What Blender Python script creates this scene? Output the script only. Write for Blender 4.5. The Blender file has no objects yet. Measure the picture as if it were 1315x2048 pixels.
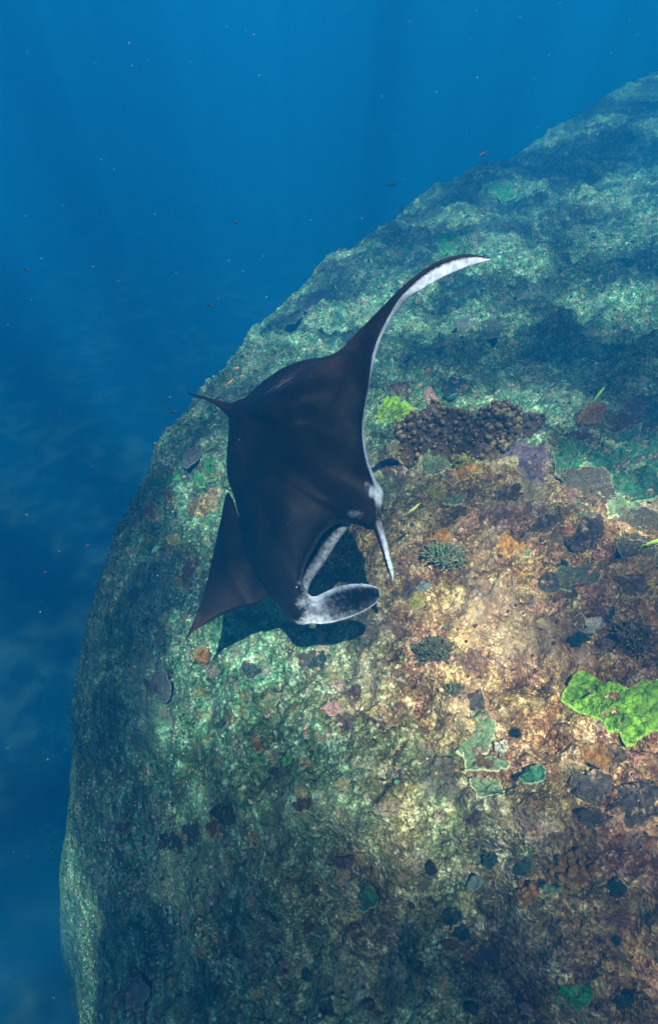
import bpy, bmesh, math, random
import numpy as np
from mathutils import Vector, kdtree
random.seed(7); rng=np.random.default_rng(7)
sc=bpy.context.scene; col=sc.collection
# ================= camera, world, sun, exposure =================
PITCH=math.radians(45); FPX=1220.0; CAMZ=3.0
cd=bpy.data.cameras.new('camera'); cam=bpy.data.objects.new('camera',cd); col.objects.link(cam)
cam.location=(0,0,CAMZ); cam.rotation_euler=(math.radians(90)-PITCH,0,0)
cd.sensor_fit='VERTICAL'; cd.sensor_height=24; cd.lens=FPX/2048*24
cd.clip_start=.02; cd.clip_end=600
sc.camera=cam
SUN_EL=math.radians(66); SUN_AZ=math.radians(-3)     # sun stands behind and above the camera
w=bpy.data.worlds.new("World"); sc.world=w; w.use_nodes=True
nt=w.node_tree; bg=nt.nodes['Background']
sky=nt.nodes.new('ShaderNodeTexSky'); sky.sky_type='NISHITA'; sky.sun_disc=False
sky.sun_elevation=SUN_EL; sky.sun_rotation=math.radians(180)-SUN_AZ
nt.links.new(sky.outputs[0],bg.inputs[0]); bg.inputs[1].default_value=.05
sd=bpy.data.lights.new('sun','SUN'); sd.energy=5; sd.angle=math.radians(.5); sd.color=(1,.95,.88)
sun=bpy.data.objects.new('sun',sd); col.objects.link(sun)
LDIR=Vector((math.sin(SUN_AZ)*math.cos(SUN_EL),math.cos(SUN_AZ)*math.cos(SUN_EL),-math.sin(SUN_EL)))  # light travels along this
sun.rotation_euler=LDIR.to_track_quat('-Z','Y').to_euler(); sun.location=(0,-3,20)
vs=sc.view_settings; vs.view_transform='Standard'; vs.look='None'; vs.gamma=1; vs.use_curve_mapping=False
vs.exposure=1.9
sc.render.engine='CYCLES'
cy=sc.cycles; cy.volume_bounces=1; cy.max_bounces=5; cy.diffuse_bounces=2; cy.glossy_bounces=2
cy.transparent_max_bounces=12; cy.use_denoising=True
cy.use_adaptive_sampling=False

# ---------- camera model (photo pixels 1315 x 2048) ----------

def ray(u,v):
    u=np.asarray(u,float); v=np.asarray(v,float)
    a=(u-657.5)/FPX; b=-(v-1024)/FPX; s=math.sin(PITCH); c=math.cos(PITCH)
    return a, c+b*s, -s+b*c
# ---------- noise ----------
def _h(ix,iy,seed):
    n=(ix.astype(np.int64)*374761393+iy.astype(np.int64)*668265263+seed*974711)&0xffffffff
    n=((n^(n>>13))*1274126177)&0xffffffff
    n=((n^(n>>16))*2246822519)&0xffffffff
    return ((n^(n>>15))&0xffffff)/float(0xffffff)
def vn(x,y,seed=0):
    ix=np.floor(x); iy=np.floor(y); fx=x-ix; fy=y-iy
    ix=ix.astype(np.int64); iy=iy.astype(np.int64)
    sx=fx*fx*fx*(fx*(fx*6-15)+10); sy=fy*fy*fy*(fy*(fy*6-15)+10)
    a=_h(ix,iy,seed); b=_h(ix+1,iy,seed); c=_h(ix,iy+1,seed); d=_h(ix+1,iy+1,seed)
    return (a*(1-sx)+b*sx)*(1-sy)+(c*(1-sx)+d*sx)*sy
def fbm(x,y,o=4,seed=0):
    r=0;a=.5
    for i in range(o):
        r=r+a*(vn(x,y,seed+i*17)-.5); x=x*2.03+7.1; y=y*2.03-3.7; a*=.5
    return r*2
def worley(x,y,seed=0):
    ix=np.floor(x).astype(np.int64); iy=np.floor(y).astype(np.int64)
    f=np.full(x.shape,9.)
    for dx in (-1,0,1):
        for dy in (-1,0,1):
            px=ix+dx+_h(ix+dx,iy+dy,seed); py=iy+dy+_h(ix+dx,iy+dy,seed+5)
            f=np.minimum(f,(px-x)**2+(py-y)**2)
    return np.sqrt(f)
# ---------- reef ----------
EY=np.array([-6,-1,0,.8,1.7,2.7,3.6,4.6,5.8,7.0,8.2,11.2,17,30,60.])
EX=np.array([-1.1,-1.1,-1.0,-.93,-1.05,-1.38,-1.62,-1.8,-1.85,-1.6,-1.25,.0,3.6,13.5,43.])
def edge(y):
    ys=np.linspace(-8,62,1401); k=np.ones(41)/41
    xs=np.interp(ys,EY,EX); xs=np.convolve(np.pad(xs,20,mode='edge'),k,'valid')
    return np.interp(y,ys,xs), np.interp(y,ys,np.gradient(xs,ys))
def Hbase(x,y):
    xe,sl=edge(y)
    wob=.22*fbm(y*.7,x*.2,3,91)
    d=(x-xe-wob)/np.sqrt(1+sl*sl)
    g=np.maximum(1.55-d,0)
    drop=.14*g**2+.085*g**3
    drop=np.minimum(drop,60); drop=17*(1-np.exp(-drop/17*1.12))
    z=.35*fbm(x*.42+3,y*.42+1,4,11)
    z=z+.10*np.exp(-((x-1.0)**2/1.6+(y-1.9)**2/2.0))
    # lower near the camera's feet, towards the left
    z=z-.45/(1+np.exp((y+.2*x-.75)/.22))-.25/(1+np.exp((y+1.0*x-.35)/.18))
    z=z-.55/(1+np.exp((x+.25+.35*(y-.6))/.22))/(1+np.exp((y-1.5)/.3))
    # crevice running down to the right
    q=np.clip((.98-y)/1.0,0,1)
    cx=.62+.52*(.98-y)+.05*np.sin(y*9)
    z=z-.16*np.exp(-((x-cx)/.06)**2)*(q>0)*np.minimum(q*4,1)
    z=z-.06*np.logaddexp(0,(y-5)/1.0)-.75*(1-np.exp(-(np.maximum(y-3.6,0)/2.6)**1.5))
    # rise to the right far away
    z=z+.05*np.maximum(x-1.5,0)**1.3*np.clip((y-3)/4,0,1)
    return z-drop
def Hdet(x,y):
    w=fbm(x*3,y*3,2,55)*.5
    r=.16*fbm(x*1.9,y*1.9,3,31)
    a=np.minimum(worley(x*3.6+w,y*3.6+w,61),.9)
    r=r+.085*(.55-a)*(.4+1.2*vn(x*.9,y*.9,8))
    rid=1-np.abs(fbm(x*5.5,y*5.5,4,63))*2.6
    r=r+.045*(rid-.5)
    r=r+.05*(.5-worley(x*11+w*2,y*11-w*2,71))*(.3+1.3*vn(x*1.7,y*1.7,3))
    r=r+.022*(.5-worley(x*29+w*5,y*29,81))
    r=r+.022*fbm(x*22,y*22,3,41)
    t=fbm(x*1.5+20,y*1.5,4,161); r=r+.055*np.tanh(t*11)*(.3+vn(x*.8,y*.8,162))
    t=fbm(x*3.3,y*3.3+9,4,171); r=r+.022*np.tanh(t*10)
    # scattered pits
    pit=worley(x*2.3+5,y*2.3+w,141); r=r-.09*np.exp(-(pit/.16)**2)*(vn(x*1.3,y*1.3,15)>.45)
    return r
def H(x,y): return Hbase(x,y)+Hdet(x,y)
def cast(u,v,f=None,tmax=30):
    f=f or H
    u=np.atleast_1d(np.asarray(u,float)); v=np.atleast_1d(np.asarray(v,float))
    dx,dy,dz=ray(u,v); t=np.full(u.shape,1.2); hit=np.zeros(u.shape,bool); lo=t.copy()
    step=.04
    while True:
        z=CAMZ+t*dz; b=(~hit)&(z<f(t*dx,t*dy)); hit|=b
        act=~hit
        if not act.any() or t[act].min()>tmax: break
        lo[act]=t[act]; t=np.where(act,t+step*(1+t*.12),t)
    hi=t.copy()
    for _ in range(12):
        m=(lo+hi)/2; bel=(CAMZ+m*dz)<f(m*dx,m*dy)
        hi=np.where(bel,m,hi); lo=np.where(bel,lo,m)
    return hi*dx,hi*dy,CAMZ+hi*dz,hit,hi
WS=(.0005,.0235,.0570); WE=(.076,.0565,.0650)      # scattering and extinction of the sea water per metre, r g b
GOBO=(-15.5,-8.1,0); NU,NV=950,950; VOX=.0055
# ================= helpers =================
def tag(o,label=None,cat=None,group=None,kind=None):
    if label: o['label']=label
    if cat: o['category']=cat
    if group: o['group']=group
    if kind: o['kind']=kind
    return o
def mesh_obj(name,V,F,mat=None,parent=None,smooth=True,attrs=None):
    me=bpy.data.meshes.new(name)
    V=np.asarray(V,dtype=np.float32)
    if isinstance(F,np.ndarray):
        n,k=F.shape
        me.vertices.add(len(V)); me.vertices.foreach_set('co',V.ravel())
        me.loops.add(n*k); me.loops.foreach_set('vertex_index',F.astype(np.int32).ravel())
        me.polygons.add(n); me.polygons.foreach_set('loop_start',(np.arange(n)*k).astype(np.int32))
        me.update(calc_edges=True)
    else:
        me.from_pydata(V.tolist(),[],[list(f) for f in F]); me.update()
    me.polygons.foreach_set('use_smooth',[smooth]*len(me.polygons))
    if attrs:
        for k,a in attrs.items():
            a=np.asarray(a,dtype=np.float32)
            if a.ndim==2:
                at=me.color_attributes.new(k,'FLOAT_COLOR','POINT')
                at.data.foreach_set('color',np.c_[a,np.ones(len(a))].astype(np.float32).ravel())
            else:
                at=me.attributes.new(k,'FLOAT','POINT'); at.data.foreach_set('value',a)
    o=bpy.data.objects.new(name,me); col.objects.link(o)
    if mat: me.materials.append(mat)
    if parent: o.parent=parent
    return o
def empty(name,loc,rz=0):
    o=bpy.data.objects.new(name,None); o.location=loc; o.rotation_euler=(0,0,rz); o.empty_display_size=.05
    col.objects.link(o); return o
def grid_faces(n,m,wrap=False,off=0):
    i,j=np.meshgrid(np.arange(n-1),np.arange(m if wrap else m-1),indexing='ij')
    j2=(j+1)%m
    return (np.stack([i*m+j,(i+1)*m+j,(i+1)*m+j2,i*m+j2],-1).reshape(-1,4)+off)
# ---- node helper
class NT:
    def __init__(s,name,rough=.8,spec=.3):
        s.m=bpy.data.materials.new(name); s.m.use_nodes=True; s.t=s.m.node_tree
        s.b=s.t.nodes['Principled BSDF']; s.b.inputs['Roughness'].default_value=rough
        s.b.inputs['Specular IOR Level'].default_value=spec
    def n(s,t,**k):
        x=s.t.nodes.new(t)
        for a,b in k.items(): setattr(x,a,b)
        return x
    def l(s,a,b): s.t.links.new(a,b)
    def pos(s): return s.n('ShaderNodeNewGeometry').outputs['Position']
    def noise(s,v,scale,detail=3,rough=.55):
        x=s.n('ShaderNodeTexNoise'); x.inputs['Scale'].default_value=scale; x.inputs['Detail'].default_value=detail
        x.inputs['Roughness'].default_value=rough; s.l(v,x.inputs['Vector']); return x
    def voro(s,v,scale,feature='F1'):
        x=s.n('ShaderNodeTexVoronoi',feature=feature); x.inputs['Scale'].default_value=scale; s.l(v,x.inputs['Vector']); return x
    def ramp(s,f,stops,interp='LINEAR'):
        x=s.n('ShaderNodeValToRGB'); r=x.color_ramp; r.interpolation=interp
        while len(r.elements)<len(stops): r.elements.new(.5)
        for e,(p,c) in zip(r.elements,stops):
            e.position=p; e.color=(*c,1) if len(c)==3 else c
        s.l(f,x.inputs[0]); return x.outputs[0]
    def mix(s,f,a,b,mode='MIX'):
        x=s.n('ShaderNodeMix',data_type='RGBA',blend_type=mode)
        for v,i in ((f,0),(a,6),(b,7)):
            if isinstance(v,(int,float)): x.inputs[i].default_value=v
            elif isinstance(v,tuple): x.inputs[i].default_value=(*v,1)
            else: s.l(v,x.inputs[i])
        return x.outputs[2]
    def math(s,op,a,b=0,c=None,clamp=False):
        x=s.n('ShaderNodeMath',operation=op,use_clamp=clamp)
        for i,v in enumerate((a,b,c)):
            if v is None: continue
            if isinstance(v,(int,float)): x.inputs[i].default_value=v
            else: s.l(v,x.inputs[i])
        return x.outputs[0]
    def smooth(s,v,a,b):
        x=s.n('ShaderNodeMapRange',interpolation_type='SMOOTHSTEP'); s.l(v,x.inputs[0])
        x.inputs[1].default_value=a; x.inputs[2].default_value=b; return x.outputs[0]
    def attr(s,n): return s.n('ShaderNodeAttribute',attribute_name=n)
    def warp(s,v,scale,amt):
        x=s.noise(v,scale,2); y=s.n('ShaderNodeVectorMath',operation='MULTIPLY_ADD')
        s.l(x.outputs['Color'],y.inputs[0]); y.inputs[1].default_value=(amt,)*3; s.l(v,y.inputs[2]); return y.outputs[0]
    def bump(s,h,strength=.5,dist=.01,prev=None):
        x=s.n('ShaderNodeBump'); x.inputs['Strength'].default_value=strength; x.inputs['Distance'].default_value=dist
        s.l(h,x.inputs['Height'])
        if prev is not None: s.l(prev,x.inputs['Normal'])
        return x.outputs[0]
    def out(s,c,normal=None,rough=None):
        if isinstance(c,tuple): s.b.inputs['Base Color'].default_value=(*c,1)
        else: s.l(c,s.b.inputs['Base Color'])
        if normal is not None: s.l(normal,s.b.inputs['Normal'])
        if rough is not None: s.l(rough,s.b.inputs['Roughness'])
        return s.m
# ================= water: haze box, sea surface gobo, deep floor =================
def water():
    X,Y0,Y1,Z0,Z1=120,-60,220,-20.0,3.25
    V=[(x,y,z) for z in (Z0,Z1) for y in (Y0,Y1) for x in (-X,X)]
    F=[(0,2,3,1),(4,5,7,6),(0,1,5,4),(2,6,7,3),(0,4,6,2),(1,3,7,5)]
    o=mesh_obj('haze',V,F,smooth=False); tag(o,kind='stuff')
    m=bpy.data.materials.new('sea_water'); m.use_nodes=True; t=m.node_tree; t.nodes.remove(t.nodes['Principled BSDF'])
    pv=t.nodes.new('ShaderNodeVolumePrincipled'); t.links.new(pv.outputs[0],t.nodes['Material Output'].inputs['Volume'])
    D=.25; S=WS; E=WE
    c=[s/D for s in S]; a=[max(0,1-((e-s)/(D*(1-s/D))))**2 for s,e in zip(S,E)]
    pv.inputs['Color'].default_value=(*c,1); pv.inputs['Absorption Color'].default_value=(*a,1)
    pv.inputs['Density'].default_value=D; pv.inputs['Anisotropy'].default_value=.35
    o.data.materials.append(m)
    # sea surface six metres above: unseen gobo, transparency pattern added to shape light pools and shafts
    n=161; g=np.linspace(-130,130,n); gx,gy=np.meshgrid(g,g+40,indexing='ij')
    gz=9+.12*fbm(gx*.25,gy*.25,3,5)
    o=mesh_obj('sea_surface_gobo',np.stack([gx,gy,gz],-1).reshape(-1,3),grid_faces(n,n)[:, ::-1]); tag(o,kind='structure')
    M=NT('sea_surface_gobo'); t=M.t; t.nodes.remove(M.b)
    p=M.pos(); wp=M.warp(p,.5,.9)
    mp=M.n('ShaderNodeMapping'); mp.inputs['Location'].default_value=GOBO; M.l(wp,mp.inputs[0])
    mp2=M.n('ShaderNodeMapping'); mp2.inputs['Scale'].default_value=(1,1,.01); M.l(mp.outputs[0],mp2.inputs[0]); q=mp2.outputs[0]
    big=M.smooth(M.noise(q,.28,1.5,.5).outputs[0],.41,.58)
    caus=M.smooth(M.voro(q,2.3,'SMOOTH_F1').outputs[0],.15,.75)
    fine=M.smooth(M.noise(q,5,2,.6).outputs[0],.3,.7)
    mid=M.smooth(M.noise(q,.95,1,.5).outputs[0],.36,.62)
    v=M.math('MULTIPLY',M.math('MULTIPLY_ADD',big,.86,.14),M.math('MULTIPLY_ADD',mid,.92,.26))
    v=M.math('MULTIPLY',v,M.math('MULTIPLY_ADD',caus,.4,.75)); v=M.math('MULTIPLY',v,M.math('MULTIPLY_ADD',fine,.3,.75),clamp=True)
    tr=M.n('ShaderNodeBsdfTransparent'); M.l(M.mix(v,(0,0,0),(1,1,1)),tr.inputs[0])
    gl=M.n('ShaderNodeBsdfGlossy'); gl.inputs['Roughness'].default_value=.05
    ms=M.n('ShaderNodeMixShader'); ms.inputs[0].default_value=.03; M.l(tr.outputs[0],ms.inputs[1]); M.l(gl.outputs[0],ms.inputs[2])
    M.l(ms.outputs[0],t.nodes['Material Output'].inputs['Surface']); o.data.materials.append(M.m)
    # deep sand floor
    gx,gy=np.meshgrid(np.linspace(-118,118,240),np.linspace(-58,218,240),indexing='ij')
    gz=-17.6+.5*fbm(gx*.12,gy*.12,3,9)
    o=mesh_obj('seabed',np.stack([gx,gy,gz],-1).reshape(-1,3),grid_faces(240,240)); tag(o,kind='structure')
    M=NT('deep_sand'); p=M.pos(); o.data.materials.append(M.out(M.ramp(M.noise(p,.4,4).outputs[0],[(.35,(.015,.03,.03)),(.6,(.10,.11,.09))])))
# ================= reef =================
def reef_material():
    M=NT('reef_turf',.95,.1); p=M.pos(); wp=M.warp(p,14,.05); wp2=M.warp(p,50,.012)
    g=M.attr('green').outputs['Fac']
    f1=M.voro(wp,36); f2=M.voro(wp2,90); f0=M.voro(wp,11)
    sp=M.n('ShaderNodeSeparateColor'); M.l(f1.outputs['Color'],sp.inputs[0])
    sp2=M.n('ShaderNodeSeparateColor'); M.l(f2.outputs['Color'],sp2.inputs[0])
    sp0=M.n('ShaderNodeSeparateColor'); M.l(f0.outputs['Color'],sp0.inputs[0])
    warm=[(0,(.018,.009,.007)),(.18,(.085,.030,.022)),(.34,(.18,.085,.038)),(.46,(.075,.055,.02)),(.58,(.33,.17,.12)),(.7,(.28,.20,.075)),(.83,(.50,.32,.24)),(.95,(.70,.57,.38))]
    cool=[(0,(.004,.010,.008)),(.2,(.014,.042,.028)),(.36,(.055,.10,.055)),(.52,(.02,.13,.075)),(.64,(.19,.155,.12)),(.76,(.11,.32,.20)),(.88,(.29,.36,.24)),(.97,(.54,.64,.44))]
    nz=M.math('MULTIPLY_ADD',M.noise(wp,34,6,.8).outputs[0],3.2,-1.08)
    k=M.math('MULTIPLY_ADD',sp.outputs[0],.30,M.math('MULTIPLY_ADD',sp2.outputs[1],.22,M.math('MULTIPLY',nz,.48)))
    k=M.math('ADD',k,M.math('MULTIPLY_ADD',M.noise(wp,7,5,.7).outputs[0],1.9,-.95),clamp=True)
    c=M.mix(g,M.ramp(k,warm),M.ramp(k,cool))
    # patches of encrusting growth in flatter colours
    patchc=M.ramp(sp0.outputs[1],[(0,(.16,.07,.05)),(.2,(.24,.17,.06)),(.4,(.07,.12,.06)),(.6,(.30,.22,.19)),(.8,(.10,.07,.07)),(1,(.38,.30,.13))])
    sel=M.math('MULTIPLY',M.smooth(sp0.outputs[0],.70,.74),M.math('SUBTRACT',1,M.smooth(f0.outputs['Distance'],.45,.6)))
    c=M.mix(M.math('MULTIPLY',sel,.55),c,patchc)
    hue=M.ramp(M.noise(p,3.1,4,.65).outputs[0],[(.3,(1.05,.72,.68)),(.42,(1.15,.95,.9)),(.52,(.95,1,.62)),(.62,(1.2,.95,.6)),(.75,(1.05,.85,.95))])
    hueg=M.ramp(M.noise(p,2.7,4,.65).outputs[0],[(.3,(.7,1.1,.8)),(.45,(1.05,.95,.85)),(.55,(.75,1.12,.95)),(.7,(1,1,1))])
    c=M.mix(1.0,c,M.mix(g,hue,hueg),'MULTIPLY')
    gap=M.math('SUBTRACT',1,M.smooth(M.voro(M.warp(p,30,.03),26,'DISTANCE_TO_EDGE').outputs['Distance'],.0,.14))
    gap=M.math('MULTIPLY',gap,M.smooth(M.noise(p,6,3).outputs[0],.42,.6))
    c=M.mix(M.math('MULTIPLY',gap,.7),c,(.022,.013,.010))
    # pale and dark specks
    br=M.math('MULTIPLY_ADD',sp2.outputs[0],.8,.6)
    cb=M.n('ShaderNodeCombineColor'); [M.l(br,cb.inputs[i]) for i in range(3)]
    c=M.mix(1.0,c,cb.outputs[0],'MULTIPLY')
    sparkle=M.smooth(sp2.outputs[2],.985,.99)
    c=M.mix(M.math('MULTIPLY',sparkle,.35),c,M.mix(g,(.75,.66,.5),(.6,.72,.6)))
    # broad bald / bright areas
    bald=M.smooth(M.noise(p,1.6,4,.6).outputs[0],.5,.7)
    c=M.mix(M.math('MULTIPLY',bald,M.math('MULTIPLY_ADD',g,-.25,.45)),c,M.mix(g,(.50,.36,.22),(.30,.40,.27)))
    dk=M.smooth(M.noise(wp,2.7,3,.6).outputs[0],.54,.68)
    c=M.mix(M.math('MULTIPLY',dk,.75),c,M.mix(g,(.07,.035,.025),(.025,.05,.035)))
    b=M.bump(f1.outputs['Distance'],.9,.012); b=M.bump(f2.outputs['Distance'],.8,.006,b)
    b=M.bump(M.noise(p,260,2).outputs[0],.5,.003,b)
    return M.out(c,b)
def green_mask(x,y):
    g=1/(1+np.exp((x-.25-.55*(y-1.2)*0+.9*fbm(x*1.1,y*1.1,3,19))/.28))
    g=np.maximum(g,1/(1+np.exp(-(y-3.6+.8*fbm(x,y,3,29))/.4)))
    g=np.maximum(g,1/(1+np.exp((y-.55+.5*(x-.4)+.4*fbm(x*2,y*2,2,39))/.12))*(1/(1+np.exp((x-.9)/.2))))
    return np.clip(g,0,1)
def reef():
    nu,nv=NU,NV
    us=np.linspace(-900,2200,nu)
    vs=np.concatenate([np.linspace(2600,160,int(nv*.93)),np.linspace(150,60,nv-int(nv*.93))])
    U,Vv=np.meshgrid(us,vs,indexing='ij')
    dx,dy,dz=ray(U,Vv); t=(CAMZ+.6)/-dz
    x=t*dx; y=t*dy
    y=np.minimum(y,y); z=H(x,y)
    g=green_mask(x,y)
    V=np.stack([x,y,z],-1).reshape(-1,3)
    F=grid_faces(nu,nv)
    o=mesh_obj('reef',V,F[:, ::-1],REEF,attrs={'green':g.ravel()}); tag(o,kind='structure')
    return o
def at(u,v,f=None):
    x,y,z,h,t=cast(u,v,f or H); return float(x[0]),float(y[0]),float(z[0]),float(t[0])
def nrm(x,y,e=.06):
    a=np.array([x+e,x-e,x,x]); b=np.array([y,y,y+e,y-e]); z=Hbase(a,b)
    return Vector((-(z[0]-z[1])/(2*e),-(z[2]-z[3])/(2*e),1)).normalized()
def wpx(u,v,t):
    dx,dy,dz=ray(u,v); return np.array([t*float(dx),t*float(dy),CAMZ+t*float(dz)])
# ================= manta ray =================
def crom(P,n):
    """Catmull-Rom through the rows of P, n samples, centripetal-ish by index"""
    P=np.asarray(P,float); k=len(P)
    if k==2:
        s=np.linspace(0,1,n)[:,None]; return P[0]*(1-s)+P[1]*s
    d=np.linalg.norm(np.diff(P[:,:2],axis=0),axis=1)+1e-3; T=np.r_[0,np.cumsum(d**.7)]; T/=T[-1]
    m=np.empty_like(P)
    m[1:-1]=((P[2:]-P[1:-1])/(T[2:]-T[1:-1])[:,None]*(T[1:-1]-T[:-2])[:,None]+(P[1:-1]-P[:-2])/(T[1:-1]-T[:-2])[:,None]*(T[2:]-T[1:-1])[:,None])/(T[2:]-T[:-2])[:,None]
    m[0]=(P[1]-P[0])/(T[1]-T[0]); m[-1]=(P[-1]-P[-2])/(T[-1]-T[-2])
    s=np.linspace(0,1,n); i=np.clip(np.searchsorted(T,s,side='right')-1,0,k-2)
    h=(T[i+1]-T[i])[:,None]; u=((s-T[i])[:,None])/h
    return (2*u**3-3*u**2+1)*P[i]+(u**3-2*u**2+u)*h*m[i]+(-2*u**3+3*u**2)*P[i+1]+(u**3-u**2)*h*m[i+1]
def uvt_world(G):
    dx,dy,dz=ray(G[...,0],G[...,1]); t=G[...,2]
    return np.stack([t*dx,t*dy,CAMZ+t*dz],-1)
def solid(rows,n1=30,n2=8,span=90,wrapcol=None,hfun=None):
    """rows: dict(dorsal pts, lead pts, A bulge, hb back thickness, he edge thickness, w white amount). returns V,F,colour"""
    R=[];par=[]
    for r in rows:
        a=crom(r['p'],n1); 
        s=np.linspace(0,1,n1)
        if r.get('A',0): a[:,2]-=r['A']*np.sin(np.pi*s)**.8
        b=crom(r['q'],n2)[1:]
        R.append(np.r_[a,b]); par.append([r.get('hb',.05),r.get('he',.018),r.get('w',1.),1. if r.get('w',1.)>0 else 0.])
    R=np.array(R); par=np.array(par); k=len(rows); m=R.shape[1]
    out=np.empty((span,m,3))
    for j in range(m):
        # spanwise interpolation with a shared parameter
        out[:,j]=crom_T(R[:,j],rowT(R),span)
    pr=crom_T(par,rowT(R),span)
    F0=uvt_world(out)
    s=np.linspace(0,1,m)
    h=pr[:,:1]*np.sin(np.pi*np.clip(s,0,1))[None]**.6+pr[:,1:2]
    view=F0-np.array([0,0,CAMZ]); view/=np.linalg.norm(view,axis=-1,keepdims=True)
    B=F0+view*h[...,None]
    V=np.r_[F0.reshape(-1,3),B.reshape(-1,3)]
    f=grid_faces(span,m); off=span*m
    faces=[tuple(q) for q in f]+[tuple(q[::-1]+off) for q in f]
    for i in range(span-1):
        for j in (0,m-1):
            q=(i*m+j,(i+1)*m+j,(i+1)*m+j+off,i*m+j+off); faces.append(q if j==m-1 else q[::-1])
    for i in (0,span-1):
        for j in range(m-1):
            q=(i*m+j,i*m+j+1,i*m+j+1+off,i*m+j+off); faces.append(q if i==0 else q[::-1])
    # white: 0 dark, 1 white
    sr=(n1-1)/(m-1); W=np.clip((s[None]-sr-.02)/.06,0,1)*pr[:,2:3]+0*F0[...,0]
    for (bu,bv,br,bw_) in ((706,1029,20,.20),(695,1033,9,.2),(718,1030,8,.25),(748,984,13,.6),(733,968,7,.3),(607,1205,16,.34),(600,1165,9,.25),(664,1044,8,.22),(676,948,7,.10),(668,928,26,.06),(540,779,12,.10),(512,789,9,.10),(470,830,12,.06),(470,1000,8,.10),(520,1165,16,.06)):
        W=np.maximum(W,bw_*np.exp(-((out[...,0]-bu)**2+(out[...,1]-bv)**2)/br**2)*1.5)  # pale marks on rim, eye and lobe, plus painted sheen on hump, shoulder, gill
    bw=np.clip((s[None]-.12)/.2,0,1)*np.clip(pr[:,3:4],0,1)+0*W
    return V,faces,np.r_[W.ravel(),bw.ravel()]
def rowT(R):
    d=np.linalg.norm(np.diff(R[:,:,:2],axis=0),axis=2).mean(1)+1e-3
    T=np.r_[0,np.cumsum(d)]; return T/T[-1]
def crom_T(P,T,n):
    P=np.asarray(P,float); k=len(P); m=np.empty_like(P)
    m[1:-1]=((P[2:]-P[1:-1])/(T[2:]-T[1:-1])[:,None]*(T[1:-1]-T[:-2])[:,None]+(P[1:-1]-P[:-2])/(T[1:-1]-T[:-2])[:,None]*(T[2:]-T[1:-1])[:,None])/(T[2:]-T[:-2])[:,None]
    m[0]=(P[1]-P[0])/(T[1]-T[0]); m[-1]=(P[-1]-P[-2])/(T[-1]-T[-2])
    s=np.linspace(0,1,n); i=np.clip(np.searchsorted(T,s,side='right')-1,0,k-2)
    h=(T[i+1]-T[i])[:,None]; u=((s-T[i])[:,None])/h
    return (2*u**3-3*u**2+1)*P[i]+(u**3-2*u**2+u)*h*m[i]+(-2*u**3+3*u**2)*P[i+1]+(u**3-u**2)*h*m[i+1]
def tube(pts,n=14,flat=1.):
    """pts: u,v,t,r"""
    P=np.array([[*wpx(*p[:3]),p[3]] for p in pts]); P=np.c_[crom(P[:,:3],40),np.interp(np.linspace(0,1,40),np.linspace(0,1,len(P)),P[:,3])]
    T=np.gradient(P[:,:3],axis=0); T/=np.linalg.norm(T,axis=1,keepdims=True)
    up=np.array([0,-.6,.8]); A=np.cross(T,up); A/=np.linalg.norm(A,axis=1,keepdims=True); B=np.cross(A,T)
    th=np.linspace(0,2*np.pi,n,endpoint=False)
    V=P[:,None,:3]+P[:,None,3:]*(A[:,None]*np.cos(th)[None,:,None]+B[:,None]*np.sin(th)[None,:,None]*flat)
    F=[tuple(q) for q in grid_faces(40,n,True)]; F.append(tuple(range(n))[::-1]); F.append(tuple(39*n+i for i in range(n)))
    return V.reshape(-1,3),F,th,P
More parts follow.
